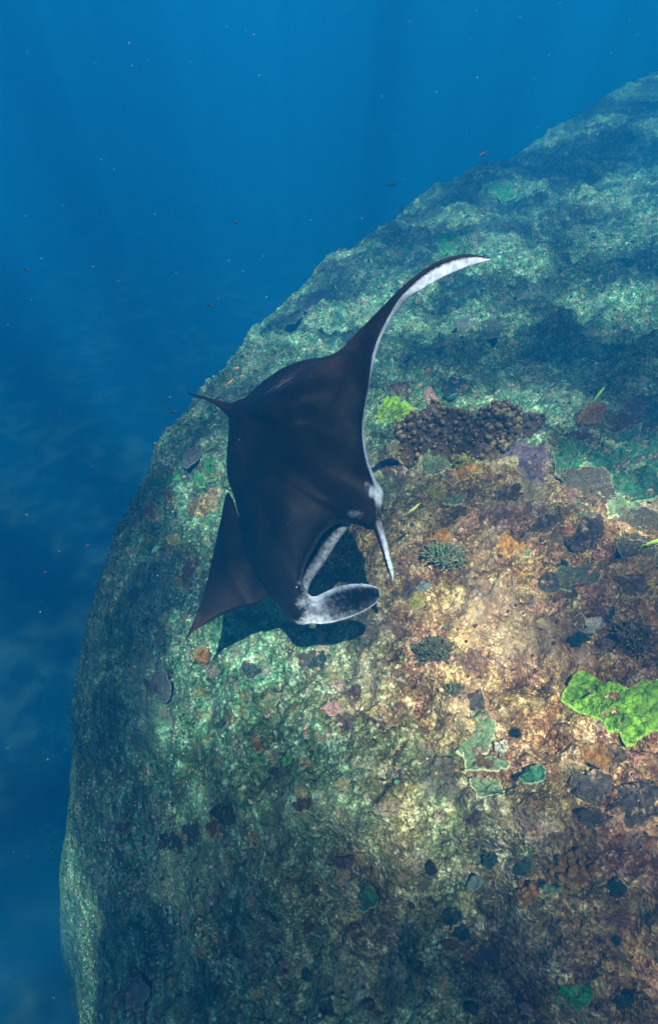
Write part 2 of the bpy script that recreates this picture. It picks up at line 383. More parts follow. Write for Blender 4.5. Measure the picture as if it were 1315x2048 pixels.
def manta():
    def r(p,q,A=.0,hb=.05,he=.016,w=1.): return dict(p=p,q=q,A=A,hb=hb,he=he,w=w)
    rows=[
     r([(983,517,2.70),(982,518,2.70)],[(982,518,2.70),(982,520,2.70)],0,.002),
     r([(958,511,2.70),(959,512,2.70)],[(959,512,2.70),(962,526,2.71)],0,.006),
     r([(932,508,2.71),(933,510,2.71)],[(933,510,2.71),(938,533,2.73)],0,.01),
     r([(883,519,2.73),(885,522,2.73)],[(885,522,2.73),(896,550,2.76)],0,.015),
     r([(829,552,2.77),(832,556,2.77)],[(832,556,2.77),(846,578,2.80)],0,.02),
     r([(787,590,2.83),(793,598,2.815)],[(793,598,2.815),(810,602,2.85)],.0,.025),
     r([(745,633,2.92),(774,632,2.86)],[(774,632,2.86),(785,634,2.89)],.01,.035),
     r([(712,666,3.02),(756,670,2.89)],[(756,670,2.89),(765,670,2.92)],.02,.045),
     r([(676,702,3.12),(742,715,2.92)],[(742,715,2.92),(750,715,2.95)],.03,.06),
     r([(648,713,3.24),(664,722,3.14),(736,768,2.95)],[(736,768,2.95),(739,768,2.98)],.04,.08),
     r([(605,720,3.38),(625,745,3.15),(680,780,3.03),(727,818,2.98)],[(727,818,2.98),(731,818,3.0)],.05,.11),
     r([(562,737,3.52),(566,752,3.42),(580,771,3.15),(650,820,3.04),(722,860,2.96)],[(722,860,2.96),(728,860,2.99)],.07,.14),
     r([(533,757,3.60),(537,770,3.47),(550,785,3.19),(620,850,3.07),(725,898,2.94)],[(725,898,2.94),(732,898,2.97)],.08,.18),
     r([(512,774,3.58),(515,785,3.48),(527,797,3.25),(600,860,3.08),(733,932,2.91)],[(733,932,2.91),(739,930,2.94)],.10,.2),
     r([(492,793,3.54),(504,805,3.31),(590,875,3.08),(744,972,2.84)],[(744,972,2.84),(758,976,2.89)],.10,.2,w=.8),
     r([(470,810,3.46),(487,818,3.37),(580,895,3.08),(742,996,2.83)],[(742,996,2.83),(764,997,2.88)],.11,.2,w=.8),
     r([(460,824,3.46),(480,834,3.38),(580,918,3.08),(746,1024,2.85)],[(746,1024,2.85),(759,1024,2.89)],.12,.2,w=.25),
     r([(458,832,3.46),(478,850,3.38),(580,940,3.08),(738,1050,2.88)],[(738,1050,2.88),(745,1060,2.93)],.12,.2,w=.1),
     r([(457,842,3.46),(478,862,3.38),(575,955,3.07),(709,1040,2.90)],[(709,1040,2.90),(710,1048,2.94)],.13,.2,w=.22),
     r([(457,856,3.46),(478,876,3.37),(570,965,3.07),(674,1036,2.90)],[(674,1036,2.90),(676,1047,2.95)],.13,.2,w=.22),
     r([(456,874,3.46),(477,892,3.37),(560,975,3.06),(640,1056,2.89)],[(640,1056,2.89),(647,1066,2.94)],.13,.2,w=.25),
     r([(454,895,3.45),(475,912,3.36),(550,1000,3.05),(623,1088,2.88)],[(623,1088,2.88),(630,1094,2.93)],.13,.2,w=.25),
     r([(453,915,3.44),(473,935,3.35),(545,1030,3.04),(606,1119,2.87)],[(606,1119,2.87),(614,1122,2.92)],.12,.2,w=.25),
     r([(453,937,3.43),(472,960,3.33),(540,1060,3.03),(598,1150,2.87)],[(598,1150,2.87),(606,1151,2.92)],.11,.18,w=.28),
     r([(456,960,3.42),(474,980,3.32),(530,1080,3.02),(598,1182,2.87)],[(598,1182,2.87),(608,1184,2.90)],.09,.17,w=.28),
     r([(464,984,3.40),(480,1006,3.29),(520,1100,3.02),(594,1215,2.89)],[(594,1215,2.89),(610,1220,2.92)],.07,.15,w=.2),
     r([(470,1002,3.38),(485,1030,3.27),(512,1115,3.03),(588,1236,2.92)],[(588,1236,2.92),(600,1247,2.96)],.04,.13,w=.1),
     r([(473,1016,3.38),(487,1050,3.27),(505,1125,3.06),(572,1230,2.97)],[(572,1230,2.97),(580,1240,3.02)],.02,.10,w=.0),
     r([(473,1020,3.43),(485,1055,3.33),(500,1120,3.14),(548,1196,3.03)],[(548,1196,3.03),(556,1210,3.07)],.0,.07,w=.0),
     r([(464,995,3.50),(476,1040,3.44),(497,1125,3.23),(528,1185,3.10)],[(528,1185,3.10),(536,1196,3.12)],.0,.05,w=.0),
     r([(455,984,3.54),(460,1040,3.44),(480,1120,3.26),(514,1200,3.12)],[(514,1200,3.12),(517,1208,3.14)],.0,.05,w=.0),
     r([(441,1040,3.50),(448,1090,3.36),(468,1150,3.22),(498,1208,3.13)],[(498,1208,3.13),(500,1213,3.15)],.015,.045,w=.0),
     r([(426,1108,3.40),(450,1165,3.25),(472,1212,3.15)],[(472,1212,3.15),(474,1218,3.16)],.02,.035,w=.0),
     r([(411,1173,3.28),(425,1205,3.21),(438,1227,3.16)],[(438,1227,3.16),(440,1232,3.17)],.015,.025,w=.0),
     r([(395,1222,3.20),(403,1237,3.18),(411,1243,3.16)],[(411,1243,3.16),(412,1247,3.17)],.005,.012,w=.0),
     r([(380,1258,3.16),(385,1262,3.15)],[(385,1262,3.15),(386,1264,3.15)],0,.005,w=0),
     r([(370,1279,3.13),(371,1280,3.13)],[(371,1280,3.13),(372,1281,3.13)],0,.002,w=0),
    ]
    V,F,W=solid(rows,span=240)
    # low relief on the back: spine ridge, shoulder hollow, skin folds behind the gills
    ALLV=[V]; ALLF=list(F); ALLW=[W]; n0=len(V)
    def add(V,F,W):
        off=sum(len(v) for v in ALLV); ALLV.append(np.asarray(V)); ALLW.append(np.asarray(W,float)); ALLF.extend(tuple(int(i)+off for i in f) for f in F)
    # left (spread) cephalic lobe
    lob=[((590,1140),(578,1228),2.93,0),((600,1160),(592,1247),2.91,0),((609,1176),(606,1250),2.90,.005),((619,1190),(620,1247),2.89,.01),((629,1193),(638,1248),2.885,.02),((649,1184),(656,1247),2.87,.03),((679,1172),(688,1239),2.84,.035),((708,1167),(717,1229),2.81,.035),((734,1168),(741,1215),2.79,.025),((752,1173),(756,1202),2.78,.012),((761,1180),(762,1190),2.775,.0)]
    G=[]
    for a,b,t,cv in lob:
        s=np.linspace(0,1,16)[:,None]; l=np.c_[np.array(a)*(1-s)+np.array(b)*s, t+.03*s+cv*np.sin(np.pi*s)]; G.append(l)
    G=np.array(G); Tt=rowT(G); G=np.stack([crom_T(G[:,j],Tt,60) for j in range(16)],1)
    A0=uvt_world(G); view=A0-np.array([0,0,CAMZ]); view/=np.linalg.norm(view,axis=-1,keepdims=True)
    th=np.interp(np.linspace(0,1,60),[0,.25,.5,1],[.07,.035,.022,.017])
    B0=A0+view*(th[:,None]*(0.5+.7*np.sin(np.pi*np.linspace(0,1,16))[None]))[...,None]
    f=grid_faces(60,16); off=960
    fa=[tuple(q) for q in f]+[tuple(q[::-1]+off) for q in f]
    for i in range(59):
        for j in (0,15):
            q=(i*16+j,(i+1)*16+j,(i+1)*16+j+off,i*16+j+off); fa.append(q if j==15 else q[::-1])
    for i in (0,59):
        for j in range(15):
            q=(i*16+j,i*16+j+1,i*16+j+1+off,i*16+j+off); fa.append(q if i==0 else q[::-1])
    s=np.linspace(0,1,16)[None]; u=np.linspace(0,1,60)[:,None]
    edgew=np.clip((.16-s)/.12,0,1)+np.clip((s-.93)/.06,0,1)+np.clip((u-.97)/.03,0,1)
    base=.45*np.exp(-((u-.33)/.09)**2)*np.exp(-((s-.22)/.25)**2)
    base2=.22*np.exp(-((u-.30)/.2)**2)*np.clip((s-.45)*3,0,1)
    Wl=np.clip(edgew*1.0*np.clip((u-.2)*6,0,1)+base+base2+.08+.2*(1-np.exp(-((u-.78)/.2)**2-((s-.5)/.28)**2)),0,1)
    add(np.r_[A0.reshape(-1,3),B0.reshape(-1,3)],fa,np.r_[Wl.ravel(),np.full(960,.6)])
    # right (rolled) cephalic lobe
    V2,F2,th2,_=tube([(742,1000,2.93,.045),(748,1025,2.92,.036),(753,1048,2.91,.030),(760,1070,2.91,.025),(767,1092,2.91,.022),(773,1115,2.91,.0195),(778,1133,2.91,.017),(783,1149,2.905,.018),(784,1158,2.905,.012),(783,1163,2.905,.006)],16,.8)
    Wc=np.clip(.35+2.0*np.cos(th2-np.pi+.45),0,1); 
    Wt=np.repeat(Wc[None],40,0)*np.clip(np.linspace(-.1,1.5,40),0,1)[:,None]
    add(V2,F2,np.clip(Wt,0,1).ravel())
    # eye bulge on the right side of the head
    V3,F3,th3,_=tube([(738,960,2.95,.02),(746,975,2.93,.032),(752,992,2.915,.036),(750,1012,2.92,.03),(745,1030,2.93,.015)],16,1)
    add(V3,F3,np.repeat(np.clip(np.cos(th3-np.pi+.7)*1.2,0,1)[None],40,0).ravel()*.9)
    # left eye bulge under the head
    V3,F3,th3,_=tube([(572,1215,3.0,.02),(585,1232,2.99,.032),(597,1243,2.985,.026),(608,1243,2.98,.015)],16,1)
    add(V3,F3,np.full(len(V3),.12))
    # lower jaw and throat
    V4,F4,th4,_=tube([(704,1040,3.02,.014),(690,1052,3.02,.022),(672,1070,3.03,.028),(652,1098,3.035,.031),(634,1126,3.035,.031),(618,1150,3.03,.028),(610,1168,3.0,.025),(606,1186,2.97,.02)],16,.8)
    add(V4,F4,np.repeat(np.clip(.28+.2*np.cos(th4-2.2),0,1)[None],40,0).ravel())
    Vt,Ft,_,_=tube([(690,1030,3.07,.02),(660,1060,3.09,.04),(635,1095,3.10,.05),(612,1135,3.09,.04),(598,1170,3.06,.03)],16,.7)
    add(Vt,Ft,np.full(len(Vt),.1))
    # tail
    V5,F5,_,_=tube([(492,835,3.44,.085),(474,826,3.47,.058),(459,818,3.49,.036),(447,812,3.51,.024),(433,805,3.54,.015),(412,797,3.57,.0105),(392,791.5,3.60,.009),(376,786,3.63,.0075)],14,.8)
    add(V5,F5,np.zeros(len(V5)))
    # small dorsal fin and pelvic fin beside the tail root
    def fin(poly,t0,th):
        P=np.array([wpx(*p) for p in poly]); c=P.mean(0); vw=c-np.array([0,0,CAMZ]); vw/=np.linalg.norm(vw)
        n=len(P); V=np.r_[P-vw*th/2,P+vw*th/2]
        F=[tuple(range(n)),tuple(range(2*n-1,n-1,-1))]+[(i,i+n,(i+1)%n+n,(i+1)%n) for i in range(n)]
        add(V,F,np.zeros(len(V)))
    fin([(499,791,3.47),(482,798,3.49),(466,804,3.5),(455,811,3.5),(468,818,3.49),(490,806,3.46)],0,.02)
    fin([(455,809,3.50),(445,805,3.51),(438,804,3.52),(444,811,3.52),(456,817,3.5)],0,.018)
    V=np.concatenate(ALLV); W=np.concatenate(ALLW)
    raw=mesh_obj('manta_raw',V,ALLF)
    rm=raw.modifiers.new('r','REMESH'); rm.mode='VOXEL'; rm.voxel_size=VOX; rm.use_smooth_shade=True
    sm=raw.modifiers.new('s','SMOOTH'); sm.factor=.5; sm.iterations=5
    dg=bpy.context.evaluated_depsgraph_get(); me=bpy.data.meshes.new_from_object(raw.evaluated_get(dg))
    bpy.data.objects.remove(raw,do_unlink=True)
    kd=kdtree.KDTree(len(V))
    for i,p in enumerate(V): kd.insert(p,i)
    kd.balance()
    n=len(me.vertices); co=np.empty(n*3,np.float32); me.vertices.foreach_get('co',co); co=co.reshape(-1,3)
    wv=np.empty(n,np.float32)
    for i in range(n):
        hits=kd.find_n(co[i],3); ws=0;a=0
        for _,j,d in hits:
            q=1/(d+1e-4); ws+=q; a+=q*W[j]
        wv[i]=a/ws
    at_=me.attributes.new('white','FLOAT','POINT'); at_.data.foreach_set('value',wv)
    # drift the object origin to the animal's middle
    c=co.mean(0); me.vertices.foreach_set('co',(co-c).ravel()); me.update(); me.name='manta_ray'
    me.polygons.foreach_set('use_smooth',[True]*len(me.polygons))
    o=bpy.data.objects.new('manta_ray',me); o.location=c; col.objects.link(o)
    M=NT('manta_skin',.55,.10); tc=M.n('ShaderNodeTexCoord'); p=tc.outputs['Object']
    dark=M.ramp(M.noise(p,3.2,4,.6).outputs[0],[(.35,(.0022,.0016,.0022)),(.52,(.0042,.0026,.0026)),(.7,(.014,.0075,.0055))])
    sc_=M.n('ShaderNodeMapping'); sc_.inputs['Scale'].default_value=(60,14,30); M.l(p,sc_.inputs[0])
    scr=M.smooth(M.noise(sc_.outputs[0],1,3,.7).outputs[0],.6,.78)
    dark=M.mix(M.math('MULTIPLY',scr,.3),dark,(.04,.034,.034))
    white=M.ramp(M.noise(p,30,4,.65).outputs[0],[(.3,(.24,.27,.32)),(.6,(.55,.58,.62))])
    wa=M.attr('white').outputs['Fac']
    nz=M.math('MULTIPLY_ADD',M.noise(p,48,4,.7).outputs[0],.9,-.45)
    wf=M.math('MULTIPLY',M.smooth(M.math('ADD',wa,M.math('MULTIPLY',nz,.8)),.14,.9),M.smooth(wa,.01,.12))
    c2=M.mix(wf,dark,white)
    speck=M.smooth(M.voro(p,120).outputs['Distance'],.13,.06); 
    sel=M.smooth(M.noise(p,40,1).outputs[0],.62,.7)
    c2=M.mix(M.math('MULTIPLY',M.math('MULTIPLY',speck,sel),.35),c2,(.3,.2,.17))
    c2=M.mix(M.math('MULTIPLY',M.smooth(M.noise(p,9,5,.7).outputs[0],.52,.68),.3),c2,(.019,.014,.013))
    b=M.bump(M.noise(p,120,3,.7).outputs[0],.25,.002); b=M.bump(M.noise(sc_.outputs[0],.6,3,.6).outputs[0],.35,.006,b)
    M.out(c2,b,M.math('MULTIPLY_ADD',M.noise(p,20,3).outputs[0],.3,.42))
    me.materials.append(M.m)
    tag(o,'large dark manta ray with pale-edged wings and mouth lobes, gliding over the reef','manta ray')
    return o
# ================= coral materials =================
def coral_mat(name,base,rim,var=.35,scale=40,ridge=0,dots=None,rough=.85,worn=None):
    M=NT(name,rough,.2); tc=M.n('ShaderNodeTexCoord'); p=tc.outputs['Object']
    dark=tuple(c*(1-var) for c in base); lite=tuple(min(.9,c*(1+var)+.01) for c in base)
    c=M.mix(M.smooth(M.noise(p,scale,4,.65).outputs[0],.35,.65),dark,lite)
    c=M.mix(M.math('MULTIPLY',M.smooth(M.noise(p,scale*.22,3,.6).outputs[0],.5,.66),.5),c,tuple(x*.5 for x in base))
    b=None
    if ridge:
        wv=M.voro(M.warp(p,60,.012),ridge,'DISTANCE_TO_EDGE'); h=M.smooth(wv.outputs['Distance'],.0,.3)
        c=M.mix(M.math('MULTIPLY_ADD',h,-.65,.65),c,tuple(x*.25 for x in base)); b=M.bump(h,.9,.01)
    if dots:
        vd=M.voro(p,dots[0]); c=M.mix(M.math('MULTIPLY',M.smooth(vd.outputs['Distance'],.22,.12),dots[2]),c,dots[1])
    b=M.bump(M.smooth(M.voro(M.warp(p,40,.02),38,'SMOOTH_F1').outputs['Distance'],0,.7),.8,-.012,b)
    c=M.mix(M.math('MULTIPLY',M.smooth(M.noise(p,11,4,.7).outputs[0],.48,.62),.45),c,tuple(x*.42 for x in base))
    b=M.bump(M.noise(p,scale*1.3,4,.7).outputs[0],.9,.02,b); b=M.bump(M.noise(p,scale*4,3,.7).outputs[0],.8,.008,b)
    if worn:
        q=M.smooth(M.noise(M.warp(p,25,.03),worn[0],5,.7).outputs[0],worn[1],worn[1]+.06)
        c=M.mix(q,c,M.ramp(M.voro(p,75).outputs['Color'],[(.2,(.06,.03,.02)),(.45,(.20,.12,.07)),(.7,(.36,.26,.17)),(.9,(.10,.11,.06))]))
    r=M.attr('rim').outputs['Fac']
    rr=M.smooth(M.math('ADD',r,M.math('MULTIPLY_ADD',M.noise(p,30,4,.7).outputs[0],1.6,-1.0)),.4,.75)
    c=M.mix(rr,c,rim)
    return M.out(c,b)
MC={}
def mats():
    D=dict(
     lime=((.12,.25,.010),(.26,.38,.05),.7,18), green=((.03,.20,.045),(.14,.38,.12),.4,30), teal=((.03,.12,.055),(.28,.38,.18),.4,30),
     sage=((.13,.19,.09),(.52,.52,.28),.3,25), violet=((.12,.085,.11),(.30,.24,.24),.3,25), brown=((.085,.050,.018),(.36,.26,.12),.35,35),
     umber=((.045,.030,.022),(.14,.10,.07),.35,35), orange=((.42,.20,.04),(.62,.42,.14),.35,35), grey=((.11,.14,.12),(.22,.26,.20),.25,25),
     darkgreen=((.012,.035,.024),(.03,.06,.04),.4,30), pale=((.40,.37,.27),(.6,.55,.4),.3,40), pink=((.30,.16,.14),(.5,.36,.3),.35,50),
     black=((.008,.007,.008),(.01,.01,.01),.3,40), amber=((.20,.09,.015),(.25,.14,.04),.4,30), sand=((.62,.56,.42),(.7,.62,.45),.25,90), yellow=((.19,.18,.035),(.3,.28,.08),.3,30),
     slate=((.055,.042,.032),(.13,.11,.08),.3,30))
    for k,(b,r,v,s) in D.items(): MC[k]=coral_mat('coral_'+k,b,r,v,s,worn=(9,.66) if k in('lime',) else (12,.55))
    MC['table_olive']=coral_mat('table_olive',(.15,.155,.075),(.30,.30,.15),.3,30,ridge=52)
    MC['table_umber']=coral_mat('table_umber',(.125,.105,.06),(.24,.21,.12),.3,30,ridge=52)
    MC['table_green']=coral_mat('table_green',(.12,.13,.07),(.24,.25,.14),.3,30,ridge=60)
    MC['table_grey']=coral_mat('table_grey',(.14,.17,.15),(.2,.24,.2),.2,30,ridge=90)
def world_poly(px):
    u=np.array([p[0] for p in px],float); v=np.array([p[1] for p in px],float)
    x,y,z,h,t=cast(u,v,Hbase); return np.stack([x,y],1),z
def radial(poly,c,K):
    """distance from c to the outline in K directions"""
    th=np.linspace(0,2*np.pi,K,endpoint=False); R=np.zeros(K)
    a=poly-c; b=np.roll(poly,-1,0)-c
    for i,t in enumerate(th):
        d=np.array([math.cos(t),math.sin(t)]); e=b-a
        den=d[0]*e[:,1]-d[1]*e[:,0]; den=np.where(abs(den)<1e-12,1e-12,den)
        s=(a[:,0]*e[:,1]-a[:,1]*e[:,0])/den; q=(a[:,0]*d[1]-a[:,1]*d[0])/den
        ok=(s>0)&(q>=0)&(q<=1); R[i]=s[ok].max() if ok.any() else 0
    R[R==0]=R[R>0].mean(); return th,R
def blob_px(cx,cy,rx,ry,seed,lob=.18,ang=0,n=26):
    g=np.random.default_rng(seed); ph=g.uniform(0,6.28,6); am=g.uniform(.3,1,6)
    o=[]
    for k in range(n):
        t=2*math.pi*k/n; r=1+lob*sum(am[j]*math.sin((j+2)*t+ph[j])/(1+.3*j) for j in range(6))*.6
        a,b=rx*r*math.cos(t),ry*r*math.sin(t); ca,sa=math.cos(ang),math.sin(ang)
        o.append((cx+a*ca-b*sa,cy+a*sa+b*ca))
    return o
def plate_core(px,thick,ruffle,seed,K=120,Rn=22,lift=0,flat=False,freq=26,dome=0,lip=.3,rag=1.):
    poly,z=world_poly(px); c=poly.mean(0); th,R=radial(poly,c,K)
    K_=th; cs,sn=np.cos(th)*1.0,np.sin(th)*1.0; m=max(1.1,float(np.mean(R))*14)
    R=R*(1+rag*(.34*fbm(cs*m*1.3+seed*3.1,sn*m*1.3,2,seed)+.22*fbm(cs*m*3.5+seed,sn*m*3.5,2,seed+9)+.12*fbm(cs*m*9+seed,sn*m*9,2,seed+19)))
    s=np.r_[np.linspace(0,.86,Rn-4),.93,.98,1.0,1.015]
    X=c[0]+np.outer(s,R*np.cos(th)); Y=c[1]+np.outer(s,R*np.sin(th))
    S=np.repeat(s[:,None],K,1)
    if flat:
        zz=np.array(Hbase(X.ravel(),Y.ravel())).reshape(X.shape)
        A=np.c_[X.ravel()-c[0],Y.ravel()-c[1],np.ones(X.size)]; co,*_=np.linalg.lstsq(A,zz.ravel(),rcond=None); base=(A@co).reshape(X.shape)+lift
        base=base+.35*lift*S**2
    else:
        hi=H(X.ravel(),Y.ravel()).reshape(X.shape); lo=Hbase(X.ravel(),Y.ravel()).reshape(X.shape); lo=lo+.16*fbm(X*1.9,Y*1.9,3,31)+.02; base=np.maximum(hi,.5*hi+.5*lo)+lift
    prof=np.where(S<=.93,1-.35*(1-S/.93)*lip,np.where(S<=.985,.85,np.where(S<=1.0,.45,-1.0)))
    z=base+thick*prof+ruffle*fbm(X*freq,Y*freq,3,seed)*(1-S**6)+dome*(1-S**2)
    z+=ruffle*.5*fbm(X*freq*3,Y*freq*3,2,seed+3)*(1-S**6)+ruffle*.5*(.5-worley((X*22).ravel(),(Y*22).ravel(),seed).reshape(X.shape))*(1-S**8)
    rim=np.clip((S-.90)/.06,0,1)
    return c,X,Y,z,rim,K,len(s),base,S
def ring_mesh(name,X,Y,Z,rim,K,n,loc,mat,parent=None,under=None):
    V=np.stack([X-loc[0],Y-loc[1],Z-loc[2]],-1).reshape(-1,3); F=[tuple(q) for q in grid_faces(n,K,True)]; r=rim.ravel()
    if under is not None:
        U=np.stack([X-loc[0],Y-loc[1],under-loc[2]],-1).reshape(-1,3); off=len(V); V=np.r_[V,U]; r=np.r_[r,r*0]
        F+= [tuple(q[::-1]+off) for q in grid_faces(n,K,True)]
        a=(n-1)*K
        F+=[(a+j,a+j+off,a+(j+1)%K+off,a+(j+1)%K) for j in range(K)]
    return mesh_obj(name,V,F,mat,parent,attrs={'rim':r})
def encrust(name,px,mat,label,cat='coral',thick=.014,ruffle=.02,seed=1,group=None,**k):
    c,X,Y,Z,rim,K,n,base,S=plate_core(px,thick,ruffle,seed,**k)
    loc=(c[0],c[1],float(base[0,0])); o=ring_mesh(name,X,Y,Z,rim,K,n,loc,MC[mat] if isinstance(mat,str) else mat)
    o.location=loc; return tag(o,label,cat,group)
def table(px,mat,label,lift=.05,seed=1,thick=.016,group=None,K=110):
    c,X,Y,Z,rim,K,n,base,S=plate_core(px,.0,.014,seed,K=K,Rn=20,lift=lift,flat=True,freq=34,rag=.55)
    # radiating ridges with small knobs
    ang=np.arctan2(Y-c[1],X-c[0]); Z=Z+.006*fbm(ang*14,S*9,2,seed)*S+thick*(1-.6*S**8)
    Z+=.010*(.5-worley((X*60).ravel(),(Y*60).ravel(),seed).reshape(X.shape))*(S<.97)
    hz=float(Hbase(np.array([c[0]]),np.array([c[1]]))[0]); loc=(c[0],c[1],hz)
    root=empty('table_coral',loc); tag(root,label,'coral',group)
    under=base-.012*(1-S)-.004
    ring_mesh('plate',X,Y,Z,rim,K,n,loc,MC[mat],root,under)
    r0=.25*float(np.mean(np.hypot(X[-1]-c[0],Y[-1]-c[1]))); a=np.linspace(0,2*np.pi,14,endpoint=False)
    zz=float(base[0,0])-hz
    V=[];
    for q,(zh,rr) in enumerate([(-.08,1.5),(zz*.4,.9),(zz*.8,1.1),(zz+.004,2.0)]):
        V+= [(r0*rr*(1+.15*math.sin(3*t+seed))*math.cos(t),r0*rr*(1+.15*math.sin(3*t+seed))*math.sin(t),zh) for t in a]
    mesh_obj('stalk',V,[tuple(f) for f in grid_faces(4,14,True)],MC['umber'],root,attrs={'rim':np.zeros(len(V))})
    return root
_ico={}
def ico(sub):
    if sub not in _ico:
        bm=bmesh.new(); bmesh.ops.create_icosphere(bm,subdivisions=sub,radius=1); bm.verts.ensure_lookup_table()
        _ico[sub]=(np.array([v.co[:] for v in bm.verts]),np.array([[v.index for v in f.verts] for f in bm.faces])); bm.free()
    return _ico[sub]
def blobs(C,R,seed=0,sub=2,squash=.8,rough=.18):
    """many deformed knobs -> one array pair"""
    v,f=ico(sub); C=np.asarray(C); R=np.asarray(R); n=len(C); g=np.random.default_rng(seed)
    off=g.uniform(0,50,(n,1,3)); P=v[None]*np.ones((n,1,1)); q=v[None]*1.6+off
    d=1+rough*2*(vn((q[...,0]+q[...,2]).ravel(),(q[...,1]-q[...,2]).ravel(),seed).reshape(n,-1)-.5)
    s=R[:,None,None]*np.stack([g.uniform(.8,1.25,n),g.uniform(.8,1.25,n),g.uniform(.7,1.1,n)*squash],-1)[:,None]
    a=g.uniform(0,6.28,n)[:,None]; p=P*d[...,None]*s
    p=np.stack([p[...,0]*np.cos(a)-p[...,1]*np.sin(a),p[...,0]*np.sin(a)+p[...,1]*np.cos(a),p[...,2]],-1)+C[:,None]
    F=(f[None]+(np.arange(n)*len(v))[:,None,None]).reshape(-1,3)
    return p.reshape(-1,3),F
def lumpy(name,px,mat,label,height,knob,count,seed=1,sub=2,group=None,cat='coral'):
    poly,_=world_poly(px); c=poly.mean(0); th,R=radial(poly,c,48); g=np.random.default_rng(seed)
    a=g.uniform(0,2*np.pi,count); s=np.sqrt(g.uniform(0,1,count))*.97; rr=np.interp(a,np.r_[th,2*np.pi],np.r_[R,R[0]])*s
    x=c[0]+rr*np.cos(a); y=c[1]+rr*np.sin(a); lob=.6+.8*vn(x*7,y*7,seed)
    z=H(x,y)+height*(1-s**2)**.6*lob+g.uniform(-.3,.9,count)*knob; C=np.stack([x,y,z],1)
    Rk=knob*g.uniform(.25,1.25,count)**1.7*(1-.25*s)*(.6+.8*vn(x*9,y*9,seed+1))
    V,F=blobs(C,Rk,seed,sub,1.1,.3)
    # supporting mound
    K=48; S=np.linspace(0,1.03,12); X=c[0]+np.outer(S,R*np.cos(th)); Y=c[1]+np.outer(S,R*np.sin(th)); SS=np.clip(np.repeat(S[:,None],K,1),0,1)
    Z=H(X.ravel(),Y.ravel()).reshape(X.shape)+height*(1-SS**2)**.6*(.6+.8*vn(X*7,Y*7,seed))-.01-.05*(SS>=1)
    V2=np.stack([X,Y,Z],-1).reshape(-1,3); loc=np.array([c[0],c[1],float(Hbase(c[:1],c[1:])[0])])
    V=np.r_[V,V2]-loc; off=len(V)-len(V2)
    Fa=[tuple(t) for t in F]+[tuple(q+off) for q in grid_faces(12,K,True)]
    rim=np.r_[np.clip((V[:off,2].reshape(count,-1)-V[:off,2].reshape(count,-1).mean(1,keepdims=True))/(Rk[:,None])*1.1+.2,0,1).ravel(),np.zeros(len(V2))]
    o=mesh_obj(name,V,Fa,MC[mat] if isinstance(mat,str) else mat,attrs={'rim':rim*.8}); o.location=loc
    return tag(o,label,cat,group)
def branching(px,mat,label,hgt,r,count,seed=1,group=None):
    poly,_=world_poly(px); c=poly.mean(0); th,R=radial(poly,c,48); g=np.random.default_rng(seed); V=[];F=[];rim=[]
    zc=float(Hbase(c[:1],c[1:])[0])
    for i in range(count):
        a=g.uniform(0,6.28); s=math.sqrt(g.uniform(0,1))*.9; rr=float(np.interp(a,np.r_[th,6.2832],np.r_[R,R[0]]))*s
        b=np.array([c[0]+rr*.72*math.cos(a),c[1]+rr*.72*math.sin(a),0]); b[2]=float(H(b[:1],b[1:2])[0])-.01
        tip=b+np.array([.35*rr*math.cos(a),.35*rr*math.sin(a),hgt*(1.1-.7*s)])+g.normal(0,.012,3)
        for q in range(3):
            p0=b if q==0 else b+(tip-b)*g.uniform(.35,.7); p1=tip if q==0 else p0+(tip-b)*.45+g.normal(0,.02,3)
            d=p1-p0; d/=np.linalg.norm(d)+1e-9; A=np.cross(d,[.3,.9,.1]); A/=np.linalg.norm(A); B=np.cross(d,A); o=len(V)
            for k,rad in ((0,1.),(.5,.9),(.9,.75),(1.0,.3)):
                for j in range(6):
                    t=j*math.pi/3; V.append(p0+(p1-p0)*k+r*rad*(A*math.cos(t)+B*math.sin(t))); rim.append(max(0,k-.55)*1.9)
            F+=[tuple(x+o) for x in grid_faces(4,6,True)]; F.append(tuple(o+18+j for j in range(6)))
    loc=np.array([c[0],c[1],zc]); o=mesh_obj('branching_coral',np.array(V)-loc,F,MC[mat],attrs={'rim':rim}); o.location=loc
    return tag(o,label,'coral',group)
def urchin(u,v,r,label):
    x,y,z,t=at(u,v,Hbase); root=empty('sea_urchin',(x,y,z+r*.6)); tag(root,label,'sea urchin')
    V,F=blobs([[0,0,0]],[r*.62],3,3,.8,.1); mesh_obj('test',V,F,MC['black'],root,attrs={'rim':np.zeros(len(V))})
    g=np.random.default_rng(int(u)); V=[];F=[]
    for i in range(130):
        d=g.normal(0,1,3); d[2]=abs(d[2])-.2; d/=np.linalg.norm(d); A=np.cross(d,[.1,.9,.3]);A/=np.linalg.norm(A);B=np.cross(d,A);o=len(V)
        for j in range(3): tt=j*2.094; V.append(d*r*.5+.035*r*(A*math.cos(tt)+B*math.sin(tt)))
        V.append(d*r*g.uniform(1.0,1.35)); F+=[(o,o+1,o+3),(o+1,o+2,o+3),(o+2,o,o+3)]
    mesh_obj('spines',V,F,MC['black'],root,smooth=False,attrs={'rim':np.zeros(len(V))}); return root
